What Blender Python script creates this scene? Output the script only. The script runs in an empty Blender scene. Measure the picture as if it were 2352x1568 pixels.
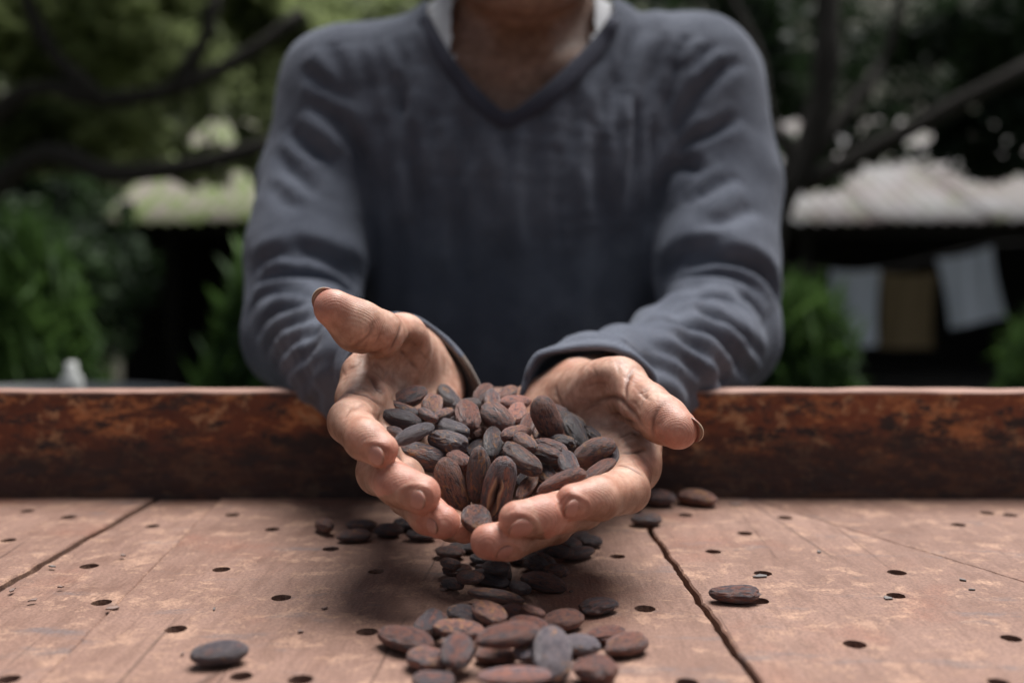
import bpy, bmesh, math, random
import numpy as np
from mathutils import Vector, Matrix
from mathutils.bvhtree import BVHTree

# ------------------------------------------------------------------ camera, sky, sun, exposure
scene = bpy.context.scene
COL = scene.collection
F, PITCH = 2286.7, math.radians(3.35)          # focal length in 2352-px units, downward tilt
CAM = np.array((0.0, 0.0, 0.14))               # 14 cm above the table top (z = 0), ground at z = -0.80
FWD = np.array((0.0, math.cos(PITCH), -math.sin(PITCH)))
UPV = np.array((0.0, math.sin(PITCH), math.cos(PITCH)))

cam_data = bpy.data.cameras.new('camera')
cam_data.lens, cam_data.sensor_width = 35.0, 36.0
cam_data.clip_start, cam_data.clip_end = 0.02, 400.0
cam_data.dof.use_dof = True
cam_data.dof.focus_distance = 0.455
cam_data.dof.aperture_fstop = 4.2
cam_data.dof.aperture_blades = 0
cam = bpy.data.objects.new('camera', cam_data)
COL.objects.link(cam)
cam.location = CAM
cam.rotation_euler = (math.radians(90) - PITCH, 0, 0)
scene.camera = cam

SUN_EL, SUN_AZ = math.radians(70), math.radians(34)    # high soft light, a little behind the person and to the right
world = bpy.data.worlds.new('World')
scene.world = world
world.use_nodes = True
wn, wl = world.node_tree.nodes, world.node_tree.links
wn.clear()
sky = wn.new('ShaderNodeTexSky')
sky.sky_type = 'NISHITA'
sky.sun_disc = False
sky.sun_elevation, sky.sun_rotation = SUN_EL, SUN_AZ
sky.dust_density, sky.air_density = 3.0, 1.0
hs = wn.new('ShaderNodeHueSaturation'); hs.inputs['Saturation'].default_value = 0.45    # cloudy, nearly grey sky
bg = wn.new('ShaderNodeBackground'); bg.inputs['Strength'].default_value = 0.05
out = wn.new('ShaderNodeOutputWorld')
wl.new(sky.outputs[0], hs.inputs['Color']); wl.new(hs.outputs[0], bg.inputs[0]); wl.new(bg.outputs[0], out.inputs[0])

sl = bpy.data.lights.new('sun', 'SUN')
sl.energy, sl.angle, sl.color = 4.9, math.radians(42), (1.0, 0.98, 0.955)
sun = bpy.data.objects.new('sun', sl)
COL.objects.link(sun)
sd = Vector((math.sin(SUN_AZ) * math.cos(SUN_EL), math.cos(SUN_AZ) * math.cos(SUN_EL), math.sin(SUN_EL)))
sun.rotation_euler = (-sd).to_track_quat('-Z', 'Y').to_euler()
sun.location = (2, 3, 8)

vs = scene.view_settings
vs.view_transform, vs.look, vs.gamma, vs.use_curve_mapping = 'Standard', 'None', 1.0, False
vs.exposure = 0.42
scene.cycles.use_denoising = True
scene.cycles.max_bounces = 6
scene.cycles.transparent_max_bounces = 6

# ------------------------------------------------------------------ helpers
rng = np.random.default_rng(11)
random.seed(11)

def ray(u, v):
    d = (u - 1176) / F * np.array((1., 0, 0)) - (v - 784) / F * UPV + FWD
    return d / d[1]

def P(u, v, Y):
    """world point seen at (u, v) of the 2352 x 1568 view, Y metres in front of the camera"""
    return CAM + ray(u, v) * Y

def tag(o, label=None, cat=None, group=None, kind=None):
    if label: o['label'] = label
    if cat: o['category'] = cat
    if group: o['group'] = group
    if kind: o['kind'] = kind
    return o

def empty(name, loc, parent=None):
    o = bpy.data.objects.new(name, None)
    o.location = loc
    o.empty_display_size = 0.05
    COL.objects.link(o)
    if parent: o.parent = parent
    return o

def link(name, me, mat=None, parent=None, smooth=True):
    """one mesh object; world-space vertices, even under a moved parent"""
    if mat and not me.materials: me.materials.append(mat)
    if smooth: me.polygons.foreach_set('use_smooth', np.ones(len(me.polygons), bool))
    o = bpy.data.objects.new(name, me)
    COL.objects.link(o)
    if parent:
        o.parent = parent
        off = Vector((0, 0, 0)); q = parent
        while q: off += Vector(q.location); q = q.parent
        o.location = -off
    return o

def mesh(name, V, Fc):
    me = bpy.data.meshes.new(name)
    V = np.asarray(V, np.float32)
    if isinstance(Fc, np.ndarray):
        n, k = Fc.shape
        me.vertices.add(len(V)); me.vertices.foreach_set('co', V.ravel())
        me.loops.add(n * k); me.loops.foreach_set('vertex_index', Fc.astype(np.int32).ravel())
        me.polygons.add(n); me.polygons.foreach_set('loop_start', np.arange(0, n * k, k, dtype=np.int32))
        me.update(calc_edges=True)
    else:
        me.from_pydata(V.tolist(), [], Fc); me.update()
    return me

def attr(me, name, vals):
    a = me.attributes.new(name, 'FLOAT', 'POINT')
    a.data.foreach_set('value', np.asarray(vals, np.float32))

# --- value noise in numpy
_perm = rng.random((32, 32, 32)).astype(np.float32)
_rot = np.array(Matrix.Rotation(.7, 3, 'X') @ Matrix.Rotation(1.1, 3, 'Y') @ Matrix.Rotation(.5, 3, 'Z'))
def vnoise(p, s):
    q = (np.asarray(p) @ _rot) * s
    i = np.floor(q).astype(int); f = q - i
    f = f * f * f * (f * (f * 6 - 15) + 10)
    i0 = i & 31; i1 = (i + 1) & 31
    r = 0
    for a in (0, 1):
        for b in (0, 1):
            for c in (0, 1):
                w = (f[..., 0] if a else 1 - f[..., 0]) * (f[..., 1] if b else 1 - f[..., 1]) * (f[..., 2] if c else 1 - f[..., 2])
                r = r + w * _perm[(i1 if a else i0)[..., 0], (i1 if b else i0)[..., 1], (i1 if c else i0)[..., 2]]
    return r * 2 - 1

# --- material node helper
class NT:
    def __init__(self, name):
        self.m = bpy.data.materials.new(name); self.m.use_nodes = True
        self.t = self.m.node_tree; self.n = self.t.nodes; self.n.clear()
        self.out = self.n.new('ShaderNodeOutputMaterial')
        self.b = self.n.new('ShaderNodeBsdfPrincipled')
        self.t.links.new(self.b.outputs[0], self.out.inputs[0])
    def new(self, kind, **kw):
        x = self.n.new('ShaderNode' + kind)
        for k, v in kw.items(): setattr(x, k, v)
        return x
    def put(self, sock, v):
        if hasattr(v, 'is_linked') or isinstance(v, bpy.types.NodeSocket): self.t.links.new(v, sock)
        else: sock.default_value = v
    def noise(self, scale, detail=4, rough=0.55, vec=None, dist=0.0):
        x = self.new('TexNoise')
        for k, v in (('Scale', scale), ('Detail', detail), ('Roughness', rough), ('Distortion', dist)): x.inputs[k].default_value = v
        if vec is not None: self.t.links.new(vec, x.inputs['Vector'])
        return x.outputs[0]
    def voronoi(self, scale, vec=None, feature='F1', out=0, rand=1.0):
        x = self.new('TexVoronoi', feature=feature); x.inputs['Scale'].default_value = scale
        x.inputs['Randomness'].default_value = rand
        if vec is not None: self.t.links.new(vec, x.inputs['Vector'])
        return x.outputs[out]
    def coord(self, scale=(1, 1, 1), kind='Object', rot=(0, 0, 0), loc=None):
        c = self.new('TexCoord'); mp = self.new('Mapping'); mp.inputs['Scale'].default_value = scale
        mp.inputs['Rotation'].default_value = rot
        self.t.links.new(c.outputs[kind], mp.inputs[0])
        if loc is not None: self.put(mp.inputs['Location'], loc)
        return mp.outputs[0]
    def ramp(self, fac, stops):
        x = self.new('ValToRGB'); e = x.color_ramp.elements
        while len(e) < len(stops): e.new(0.5)
        for el, (p, c) in zip(e, stops):
            el.position = p
            el.color = (c, c, c, 1) if not hasattr(c, '__len__') else (*c, 1)
        self.put(x.inputs[0], fac)
        return x.outputs[0]
    def mix(self, fac, a, b, mode='MIX'):
        x = self.new('Mix', data_type='RGBA', blend_type=mode)
        self.put(x.inputs[0], fac)
        for s, v in ((x.inputs[6], a), (x.inputs[7], b)):
            self.put(s, (*v, 1) if isinstance(v, tuple) and len(v) == 3 else v)
        return x.outputs[2]
    def math(self, op, a, b=0.0):
        x = self.new('Math', operation=op); self.put(x.inputs[0], a); self.put(x.inputs[1], b)
        return x.outputs[0]
    def attr(self, name):
        return self.new('Attribute', attribute_name=name).outputs['Fac']
    def bump(self, h, dist, strength=1.0, normal=None):
        x = self.new('Bump'); x.inputs['Distance'].default_value = dist; x.inputs['Strength'].default_value = strength
        self.put(x.inputs['Height'], h)
        if normal is not None: self.t.links.new(normal, x.inputs['Normal'])
        return x.outputs[0]
    def set(self, **kw):
        for k, v in kw.items():
            k = k.replace('_', ' ')
            s = self.b.inputs[k]
            self.put(s, (*v, 1) if isinstance(v, tuple) and len(v) == 3 and s.type == 'RGBA' else v)
        return self.m

# ------------------------------------------------------------------ sculpting with distance fields
def smin(a, b, k):
    h = np.maximum(k - np.abs(a - b), 0) / k
    return np.minimum(a, b) - h * h * k * 0.25

class Field:
    """signed distances on a grid; solids are blended in one after another, so a body is one surface"""
    BIG = 0.03
    def __init__(self, lo, hi, h):
        self.lo, self.h = np.array(lo, float), h
        self.n = np.ceil((np.array(hi) - self.lo) / h).astype(int) + 1
        self.D = np.full(self.n, self.BIG, np.float32)
    def box(self, lo, hi):
        a = np.clip(np.floor((np.array(lo) - self.lo) / self.h).astype(int), 0, self.n)
        b = np.clip(np.ceil((np.array(hi) - self.lo) / self.h).astype(int) + 1, 0, self.n)
        sl = tuple(slice(x, y) for x, y in zip(a, b))
        ax = [self.lo[i] + self.h * np.arange(a[i], b[i]) for i in range(3)]
        p = np.stack(np.meshgrid(*ax, indexing='ij'), -1).astype(np.float32)
        return sl, p
    def cone(self, a, b, ra, rb, k=0.003, sub=False, kfun=None):
        a, b = np.asarray(a, np.float32), np.asarray(b, np.float32)
        m = max(ra, rb) + self.BIG
        sl, p = self.box(np.minimum(a, b) - m, np.maximum(a, b) + m)
        if p.size == 0: return
        ab = b - a
        t = np.clip(((p - a) @ ab) / max(ab @ ab, 1e-12), 0, 1)
        d = np.linalg.norm(p - a - t[..., None] * ab, axis=-1) - (ra + (rb - ra) * t)
        self.add(sl, d, k, sub)
    def ell(self, c, R, ax=None, k=0.004, sub=False):
        c = np.asarray(c, np.float32); R = np.asarray(R, np.float32)
        m = R.max() + self.BIG
        sl, p = self.box(c - m, c + m)
        if p.size == 0: return
        q = p - c
        if ax is not None: q = q @ np.asarray(ax, np.float32).T
        k0 = np.linalg.norm(q / R, axis=-1); k1 = np.linalg.norm(q / (R * R), axis=-1)
        d = np.where(k1 > 1e-6, k0 * (k0 - 1) / np.maximum(k1, 1e-6), -R.min())
        self.add(sl, d, k, sub)
    def add(self, sl, d, k, sub=False):
        d = d.astype(np.float32)
        self.D[sl] = -smin(-self.D[sl], d, k) if sub else smin(self.D[sl], d, k)
    def merge(self, other, k):
        """other: Field on the same grid; k may be an array"""
        self.D = smin(self.D, other.D, k).astype(np.float32)
    def mesh(self):
        D = self.D; ins = D < 0
        nx, ny, nz = D.shape
        c = np.zeros((nx - 1, ny - 1, nz - 1), np.uint8)
        for a in (0, 1):
            for b in (0, 1):
                for e in (0, 1): c += ins[a:nx - 1 + a, b:ny - 1 + b, e:nz - 1 + e]
        act = np.argwhere((c > 0) & (c < 8))
        idx = np.full(c.shape, -1, np.int32); idx[tuple(act.T)] = np.arange(len(act))
        acc = np.zeros((len(act), 3)); cnt = np.zeros(len(act))
        I, J, K = act.T
        for ax in range(3):
            for a in (0, 1):
                for b in (0, 1):
                    o = [0, 0, 0]; oo = [i for i in range(3) if i != ax]; o[oo[0]] = a; o[oo[1]] = b
                    e = list(o); e[ax] = 1
                    d0 = D[I + o[0], J + o[1], K + o[2]].astype(float); d1 = D[I + e[0], J + e[1], K + e[2]].astype(float)
                    x = (d0 < 0) != (d1 < 0)
                    t = np.where(x, d0 / np.where(x, d0 - d1, 1), 0)
                    pt = np.tile(np.array(o, float), (len(act), 1)); pt[:, ax] = t
                    acc[x] += pt[x]; cnt[x] += 1
        V = (act + acc / cnt[:, None]) * self.h + self.lo
        quads = []
        for ax in range(3):
            oo = [(ax + 1) % 3, (ax + 2) % 3]
            s0 = [slice(None)] * 3; s1 = [slice(None)] * 3
            s0[ax] = slice(0, -1); s1[ax] = slice(1, None)
            ch = ins[tuple(s0)] != ins[tuple(s1)]
            e = np.argwhere(ch)
            ok = (e[:, oo[0]] > 0) & (e[:, oo[1]] > 0) & (e[:, oo[0]] < D.shape[oo[0]] - 1) & (e[:, oo[1]] < D.shape[oo[1]] - 1)
            e = e[ok]
            def cell(da, db):
                q = e.copy(); q[:, oo[0]] += da; q[:, oo[1]] += db
                return idx[tuple(q.T)]
            Q = np.stack([cell(-1, -1), cell(0, -1), cell(0, 0), cell(-1, 0)], 1)
            fl = ~ins[tuple(e.T)]
            Q[fl] = Q[fl][:, ::-1]
            quads.append(Q)
        Q = np.concatenate(quads)
        return V, Q[(Q >= 0).all(1)]

def relax(V, Q, n, lam=0.5):
    """Laplacian smoothing"""
    e = np.concatenate([Q[:, [0, 1]], Q[:, [1, 2]], Q[:, [2, 3]], Q[:, [3, 0]]]); e = np.concatenate([e, e[:, ::-1]])
    deg = np.bincount(e[:, 0], minlength=len(V))[:, None]
    for it in range(n):
        s = np.stack([np.bincount(e[:, 0], V[e[:, 1], i], minlength=len(V)) for i in range(3)], 1)
        V = V + lam * (s / np.maximum(deg, 1) - V)
    return V

def vnormals(V, Q):
    n = np.cross(V[Q[:, 2]] - V[Q[:, 0]], V[Q[:, 3]] - V[Q[:, 1]])
    N = np.zeros_like(V)
    for i in range(4):
        for a in range(3): N[:, a] += np.bincount(Q[:, i], n[:, a], minlength=len(V))
    return N / np.maximum(np.linalg.norm(N, axis=1, keepdims=True), 1e-12)

def poly_dense(pts, step):
    pts = np.asarray(pts, float)
    if len(pts) > 2:                               # Catmull-Rom through the points
        ext = np.vstack([2 * pts[0] - pts[1], pts, 2 * pts[-1] - pts[-2]])
        o = []
        for i in range(1, len(ext) - 2):
            a, b, c, d = ext[i - 1:i + 3]
            t = np.linspace(0, 1, 13)[:-1, None]
            o.append(0.5 * (2 * b + (c - a) * t + (2 * a - 5 * b + 4 * c - d) * t ** 2 + (3 * b - a - 3 * c + d) * t ** 3))
        pts = np.vstack(o + [pts[-1:]])
    L = np.concatenate([[0], np.cumsum(np.linalg.norm(np.diff(pts, axis=0), axis=1))])
    n = max(int(L[-1] / step), 2)
    s = np.linspace(0, L[-1], n)
    return np.stack([np.interp(s, L, pts[:, i]) for i in range(3)], 1), s / L[-1]

def caster(V, Q):
    t = BVHTree.FromPolygons([tuple(v) for v in V], Q.tolist())
    def hit(u, v):
        loc, nor, i, d = t.ray_cast(Vector(CAM), Vector(ray(u, v)).normalized())
        return (np.array(loc), np.array(nor)) if loc is not None else (None, None)
    return hit

def stroke(V, N, pts, amp, sig, cut=None):
    """push the surface along its normals around a line that lies on it; returns the shifts"""
    D, s = poly_dense(pts, sig * 0.5)
    lo, hi = D.min(0) - 3 * sig, D.max(0) + 3 * sig
    sel = np.where(((V > lo) & (V < hi)).all(1))[0]
    out = np.zeros(len(V))
    if len(sel) == 0: return out
    d2 = np.full(len(sel), 1e9); tp = np.zeros(len(sel))
    for q, si in zip(D, s):
        dd = ((V[sel] - q) ** 2).sum(1); m = dd < d2
        d2[m] = dd[m]; tp[m] = si
    w = np.sin(np.clip(np.minimum(tp, 1 - tp) * 3, 0, 1) * np.pi / 2)
    out[sel] = amp * np.exp(-d2 / (2 * sig * sig)) * w
    return out
# ------------------------------------------------------------------ skin
def skin_material():
    t = NT('skin')
    co = t.coord()
    big = t.noise(38, 3, 0.5, co)
    blotch = t.ramp(t.noise(130, 4, 0.6, co), [(0.36, 0.0), (0.66, 1.0)])
    palm = t.mix(blotch, (0.41, 0.22, 0.155), (0.64, 0.405, 0.305))
    palm = t.mix(t.ramp(big, [(0.45, 0.0), (0.75, 0.5)]), palm, (0.46, 0.19, 0.13))
    back = t.mix(blotch, (0.18, 0.092, 0.058), (0.30, 0.165, 0.11))
    c = t.mix(t.attr('palmar'), back, palm)
    c = t.mix(t.math('MULTIPLY', t.attr('red'), 0.75), c, (0.46, 0.15, 0.11))
    # ingrained dirt: in the creases and as fine specks
    c = t.mix(t.math('MULTIPLY', t.attr('crease'), 0.80), c, (0.115, 0.045, 0.03))
    speck = t.ramp(t.voronoi(520, co), [(0.05, 1.0), (0.12, 0.0)])
    gate = t.ramp(t.noise(95, 3, 0.6, co), [(0.52, 0.0), (0.62, 0.8)])
    c = t.mix(t.math('MULTIPLY', speck, gate), c, (0.10, 0.055, 0.04))
    dust = t.ramp(t.noise(1500, 2, 0.5, co), [(0.70, 0.0), (0.78, 0.45)])
    c = t.mix(t.math('MULTIPLY', dust, t.math('SUBTRACT', 1.0, t.attr('palmar'))), c, (0.55, 0.46, 0.40))
    # skin relief: ridges, cells, pores
    wave = t.new('TexWave', wave_type='RINGS', rings_direction='SPHERICAL')
    for k, v in (('Scale', 330.0), ('Distortion', 9.0), ('Detail', 2.0), ('Detail Scale', 0.12)): wave.inputs[k].default_value = v
    t.t.links.new(co, wave.inputs['Vector'])
    cell = t.voronoi(720, co, 'DISTANCE_TO_EDGE')
    h = t.math('ADD', t.math('MULTIPLY', wave.outputs['Fac'], 0.20), t.math('MULTIPLY', t.ramp(cell, [(0.0, 0.0), (0.12, 1.0)]), 0.12))
    h = t.math('ADD', h, t.math('MULTIPLY', t.noise(560, 5, 0.65, co), 0.7))
    nrm = t.bump(h, 0.00036, 0.8)
    t.b.subsurface_method = 'RANDOM_WALK'
    rough = t.ramp(t.noise(210, 3, 0.5, co), [(0.3, 0.36), (0.75, 0.55)])
    return t.set(Base_Color=c, Roughness=rough, Normal=nrm, Subsurface_Weight=0.28, Subsurface_Scale=0.004,
                 Subsurface_Radius=(1.0, 0.35, 0.2), Specular_IOR_Level=0.42)
SKIN = skin_material()

def nail_material():
    t = NT('nail')
    co = t.coord()
    st = t.noise(900, 2, 0.5, co)
    c = t.mix(st, (0.42, 0.19, 0.145), (0.50, 0.255, 0.20))
    c = t.mix(t.attr('free'), c, (0.50, 0.39, 0.28))
    c = t.mix(t.attr('rim'), c, (0.17, 0.075, 0.045))
    return t.set(Base_Color=c, Roughness=0.45, Subsurface_Weight=0.15, Subsurface_Scale=0.002, Specular_IOR_Level=0.5)
NAIL = nail_material()

# ------------------------------------------------------------------ hands
MM = 0.001
HAND_L = dict(                                     # the hand under the raised thumb
    elbow=(690, 790, .790), wrist=(948, 846, .556), wdir=((912, 795, .556), (985, 900, .556)),
    mcp=[(834, 918, .482), (868, 985, .486), (918, 1045, .488), (975, 1092, .492)],
    fingers=[  # PIP, DIP, tip centre with radii (mm)
        [(806, 968, .446, 9.9), (838, 1008, .421, 8.9), (875, 1033, .416, 7.4)],
        [(872, 1085, .442, 9.8), (912, 1112, .417, 8.9), (967, 1135, .411, 8.0)],
        [(938, 1135, .442, 9.2), (985, 1180, .420, 8.2), (1020, 1198, .413, 7.2)],
        [(1000, 1176, .462, 7.8), (1036, 1206, .442, 7.0), (1066, 1216, .430, 6.0)]],
    thumb=[(938, 812, .540, 15.0), (922, 781, .503, 12.6), (872, 768, .474, 11.0), (822, 748, .465, 11.8), (764, 708, .458, 9.0)],
    thenar=[(950, 838, .543, 16.5), (918, 815, .512, 14.5)],
    web=[(850, 822, .497, 6.5), (826, 852, .492, 6.5), (826, 905, .484, 9.5)],
    palm_n=(0.45, -0.45, 0.77),
    hollow=[(905, 905, .50, 10)],
    nails=[(0, (858, 1047), 10.5, 8.5), (1, (950, 1147), 11.0, 9.0), (2, (985, 1208), 9.5, 8.0)],
    thumb_nail=((-0.10, 0.97, 0.20), 14.0, 15.0, 0.35),
    creases=[
        (0.55, 0.9, [(857, 738), (849, 766), (829, 786), (806, 799)]),
        (0.7, 1.0, [(922, 738), (917, 766), (902, 796), (892, 811)]),
        (0.7, 0.9, [(905, 786), (925, 811), (950, 839), (970, 864)]),
        (0.35, 0.7, [(958, 799), (975, 819), (990, 834)]),
        (1.3, 1.7, [(849, 859), (865, 885), (880, 907)]),
        (1.5, 1.6, [(822, 818), (850, 817), (888, 812)]),
        (0.7, 1.1, [(781, 905), (812, 902), (839, 907), (862, 922), (880, 935)]),
        (0.5, 0.9, [(862, 832), (885, 852)]),
        (0.4, 0.7, [(800, 850), (815, 842), (830, 830)]),
        (0.35, 0.6, [(935, 760), (952, 790), (975, 805)]),
        (0.3, 0.6, [(880, 745), (872, 770), (862, 790)]),
        (0.3, 0.7, [(830, 935), (850, 945), (868, 960)]),
    ])
HAND_R = dict(
    elbow=(1665, 780, .790), wrist=(1284, 926, .560), wdir=((1330, 890, .560), (1240, 965, .560)),
    mcp=[(1452, 1070, .479), (1412, 1105, .486), (1360, 1135, .490), (1300, 1150, .496)],
    fingers=[
        [(1438, 1124, .444, 10.2), (1376, 1145, .419, 9.0), (1319, 1152, .412, 7.6)],
        [(1338, 1162, .438, 9.8), (1246, 1187, .410, 8.7), (1188, 1190, .404, 7.8)],
        [(1268, 1200, .438, 9.2), (1174, 1239, .411, 7.9), (1121, 1243, .405, 7.2)],
        [(1220, 1192, .468, 7.8), (1160, 1212, .452, 7.0), (1118, 1215, .444, 6.0)]],
    thumb=[(1345, 905, .543, 15.0), (1424, 884, .503, 12.8), (1488, 936, .476, 11.0), (1520, 962, .466, 11.2), (1556, 985, .456, 9.6)],
    thenar=[(1330, 920, .545, 17.0), (1398, 896, .512, 15.5)],
    web=[(1472, 975, .498, 7), (1474, 1025, .490, 8), (1462, 1068, .480, 10)],
    palm_n=(-0.35, -0.40, 0.85),
    hollow=[(1380, 1000, .50, 10)],
    nails=[(0, (1322, 1172), 10.5, 9.0), (1, (1199, 1218), 11.5, 9.5), (2, (1165, 1272), 10.0, 8.0)],
    thumb_nail=((0.72, 0.62, 0.30), 14.0, 15.0, 0.35),
    creases=[
        (0.8, 1.0, [(1458, 841), (1441, 873), (1436, 898), (1443, 926)]),
        (1.0, 1.1, [(1337, 931), (1363, 924), (1400, 913), (1423, 916), (1438, 931), (1458, 951), (1476, 977), (1489, 992)]),
        (0.5, 0.8, [(1345, 941), (1365, 931), (1385, 926)]),
        (0.8, 1.1, [(1393, 954), (1416, 951), (1446, 967), (1466, 979)]),
        (0.9, 1.1, [(1416, 1009), (1433, 999), (1458, 994), (1481, 989)]),
        (0.8, 1.0, [(1421, 1042), (1451, 1038), (1484, 1030)]),
        (0.7, 1.0, [(1413, 1070), (1438, 1070), (1461, 1080), (1484, 1100)]),
        (0.6, 0.9, [(1531, 921), (1506, 951), (1497, 982), (1501, 1007)]),
        (0.6, 1.0, [(1277, 883), (1280, 909), (1290, 931)]),
        (0.35, 0.6, [(1450, 880), (1475, 905), (1500, 925)]),
        (0.35, 0.6, [(1462, 905), (1480, 900), (1495, 890)]),
        (0.35, 0.6, [(1470, 940), (1482, 915), (1498, 905)]),
        (0.35, 0.7, [(1340, 890), (1370, 880), (1400, 882)]),
        (0.3, 0.6, [(1400, 975), (1430, 970), (1455, 980)]),
    ])
GRID = 0.0009

def unit(a):
    a = np.asarray(a, float); return a / np.linalg.norm(a)

def build_hand(S):
    J = [P(*m) for m in S['mcp']]
    allp = J + [P(*f[:3]) for fi in S['fingers'] for f in fi] + [P(*t[:3]) for t in S['thumb']] + [P(*S['wrist'])]
    elbow, wrist = P(*S['elbow']), P(*S['wrist'])
    fore = wrist + unit(elbow - wrist) * 0.075
    allp.append(fore)
    allp = np.array(allp)
    lo, hi = allp.min(0) - 0.024, allp.max(0) + 0.024
    palm = Field(lo, hi, GRID)
    w0, w1 = P(*S['wdir'][0]), P(*S['wdir'][1])
    pn = unit(S['palm_n'])
    # forearm and wrist: two bones side by side
    for w in (w0, w1):
        palm.cone(fore + (w - wrist) * .8, wrist + (w - wrist), .0165, .0168, .012)
    starts = [w0 * .75 + w1 * .25, w0 * .5 + w1 * .5, w0 * .3 + w1 * .7, w1]
    for s, j, r in zip(starts, J, (11.5, 11.3, 11.0, 10.5)):
        palm.cone(s, j, .0165, r * MM, .009)
    for a, b in ((0, 1), (1, 2), (2, 3)):
        palm.cone(J[a], J[b], .0098, .0098, .006)
    palm.cone(w1 + pn * .004, J[3] * .75 + w1 * .25 + pn * .003, .016, .012, .009)          # heel of the hand
    T = [P(*t[:3]) for t in S['thumb']]; TR = [t[3] * MM for t in S['thumb']]
    th = [P(*t[:3]) for t in S['thenar']]
    palm.cone(T[0], T[1], TR[0], TR[1], .009)
    palm.cone(th[0], th[1], S['thenar'][0][3] * MM, S['thenar'][1][3] * MM, .010)
    wb = S['web']                                                   # web between thumb and index
    for a, b in zip(wb, wb[1:]): palm.cone(P(*a[:3]), P(*b[:3]), a[3] * MM, b[3] * MM, .008)
    # thumb
    tf = Field(lo, hi, GRID)
    tf.cone(T[1], T[2], TR[1] * .93, TR[2], .004)
    tf.cone(T[2], T[3], TR[2], TR[3], .004)
    tf.cone(T[3], T[4], TR[3], TR[4], .004)
    ax = [np.arange(n) * GRID + l for n, l in zip(palm.n, palm.lo)]
    def dist_to(p):
        return np.sqrt((ax[0][:, None, None] - p[0]) ** 2 + (ax[1][None, :, None] - p[1]) ** 2 + (ax[2][None, None, :] - p[2]) ** 2)
    palm.merge(tf, np.maximum(.0012, .009 - .16 * dist_to(T[1])))
    for j, fi in zip(J, S['fingers']):
        ff = Field(lo, hi, GRID)
        q = [P(*f[:3]) for f in fi]; r = [f[3] * MM for f in fi]
        ff.cone(j, q[0], .0108 if r[0] > .0085 else .0092, r[0] * .99, .003)
        ff.cone(q[0], q[1], r[0], r[1] * .99, .003)
        ff.cone(q[1], q[2], r[1], r[2], .003)
        palm.merge(ff, np.maximum(.0009, .0085 - .16 * dist_to(j)))
    for u, v, y, r in S['hollow']:
        palm.ell(P(u, v, y) + pn * (r * MM + .012), (r * MM,) * 3, k=.012, sub=True)
    V, Q = palm.mesh()
    V = relax(V, Q, 3, .5)
    N = vnormals(V, Q)
    hit = caster(V, Q)
    # nail beds and nails
    nails, red = [], np.zeros(len(V))
    tips = [(P(*fi[1][:3]), P(*fi[2][:3]), fi[2][3] * MM) for fi in S['fingers']]
    disp = np.zeros(len(V))
    for d, tp, r in tips + [(T[3], T[4], TR[4])]:
        a = unit(tp - d); s = (V - tp) @ a
        near = np.linalg.norm(V - tp, axis=1) < r * 2.6
        red = np.maximum(red, np.where(near, np.clip((s + r * 1.2) / (r * 2.2), 0, 1), 0))
    for fi, (u, v), L, Wd in S['nails']:
        d, tp, r = tips[fi]
        a = unit(tp - d)
        h, hn = hit(u, v)
        if h is None: continue
        n = (h - tp) - ((h - tp) @ a) * a; n = unit(n)
        nails.append((h, a, n, L * MM, Wd * MM, r, 0.0))
        # recessed bed with a soft fold round it
        b = np.cross(a, n)
        rel = V - h; s = rel @ a; w = rel @ b; dep = rel @ n
        e = np.sqrt((s / (L * MM * .5)) ** 2 + (w / (Wd * MM * .5)) ** 2)
        m = (dep > -.006)
        disp += np.where(m, -.00035 * np.clip((1.15 - e) / .2, 0, 1) + .00035 * np.exp(-((e - 1.3) / .16) ** 2), 0)
    n0, L, Wd, ext = S['thumb_nail']
    a = unit(T[4] - T[3]); n = np.array(n0); n = unit(n - (n @ a) * a)
    c = T[4] + n * (TR[4] - .0022) + a * (TR[4] + ext * MM - L * MM * .5)
    nails.append((c, a, n, L * MM, Wd * MM, TR[4] * .95, 1.0))
    # creases
    crease = np.zeros(len(V))
    for amp, sig, px in S['creases']:
        pts = [hit(u, v)[0] for u, v in px]
        pts = [p for p in pts if p is not None]
        if len(pts) < 2: continue
        pts = [p for p in pts if np.linalg.norm(p - pts[len(pts) // 2]) < .06]
        s = stroke(V, N, pts, 1.0, sig * MM)
        disp -= s * amp * 1.25 * MM
        disp += stroke(V, N, pts, amp * .28 * MM, sig * 2.6 * MM)      # skin puckers up on both sides
        crease = np.maximum(crease, stroke(V, N, pts, min(1.0, amp * 1.3), sig * .8 * MM))
    # fine secondary lines all over the palm, following no pattern
    rr = np.random.default_rng(len(V))
    us, vs_ = [q[0] for c in S['creases'] for q in c[2]], [q[1] for c in S['creases'] for q in c[2]]
    for k in range(46):
        u0, v0 = rr.uniform(min(us), max(us)), rr.uniform(min(vs_), max(vs_)); a = rr.normal(.7 if us[0] > 1176 else 2.3, .45); L = rr.uniform(9, 26)
        pts = [hit(u0 + math.cos(a) * L * f, v0 + math.sin(a) * L * f + rr.uniform(-2, 2))[0] for f in (-1, 0, 1)]
        if any(p is None for p in pts) or max(np.linalg.norm(pts[0] - pts[1]), np.linalg.norm(pts[2] - pts[1])) > .012: continue
        disp -= stroke(V, N, pts, rr.uniform(.12, .30) * MM, .55 * MM)
        crease = np.maximum(crease, stroke(V, N, pts, rr.uniform(.15, .45), .5 * MM))
    # small unevenness of flesh
    disp += vnoise(V, 70) * .0005 + vnoise(V, 180) * .00010
    V = V + N * disp[:, None]
    pal = np.clip((N @ pn) * 1.3 + 0.50, 0, 1)
    # fingertips are palm-coloured all round
    pal = np.maximum(pal, np.clip(red * 1.2, 0, 0.8))
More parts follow.
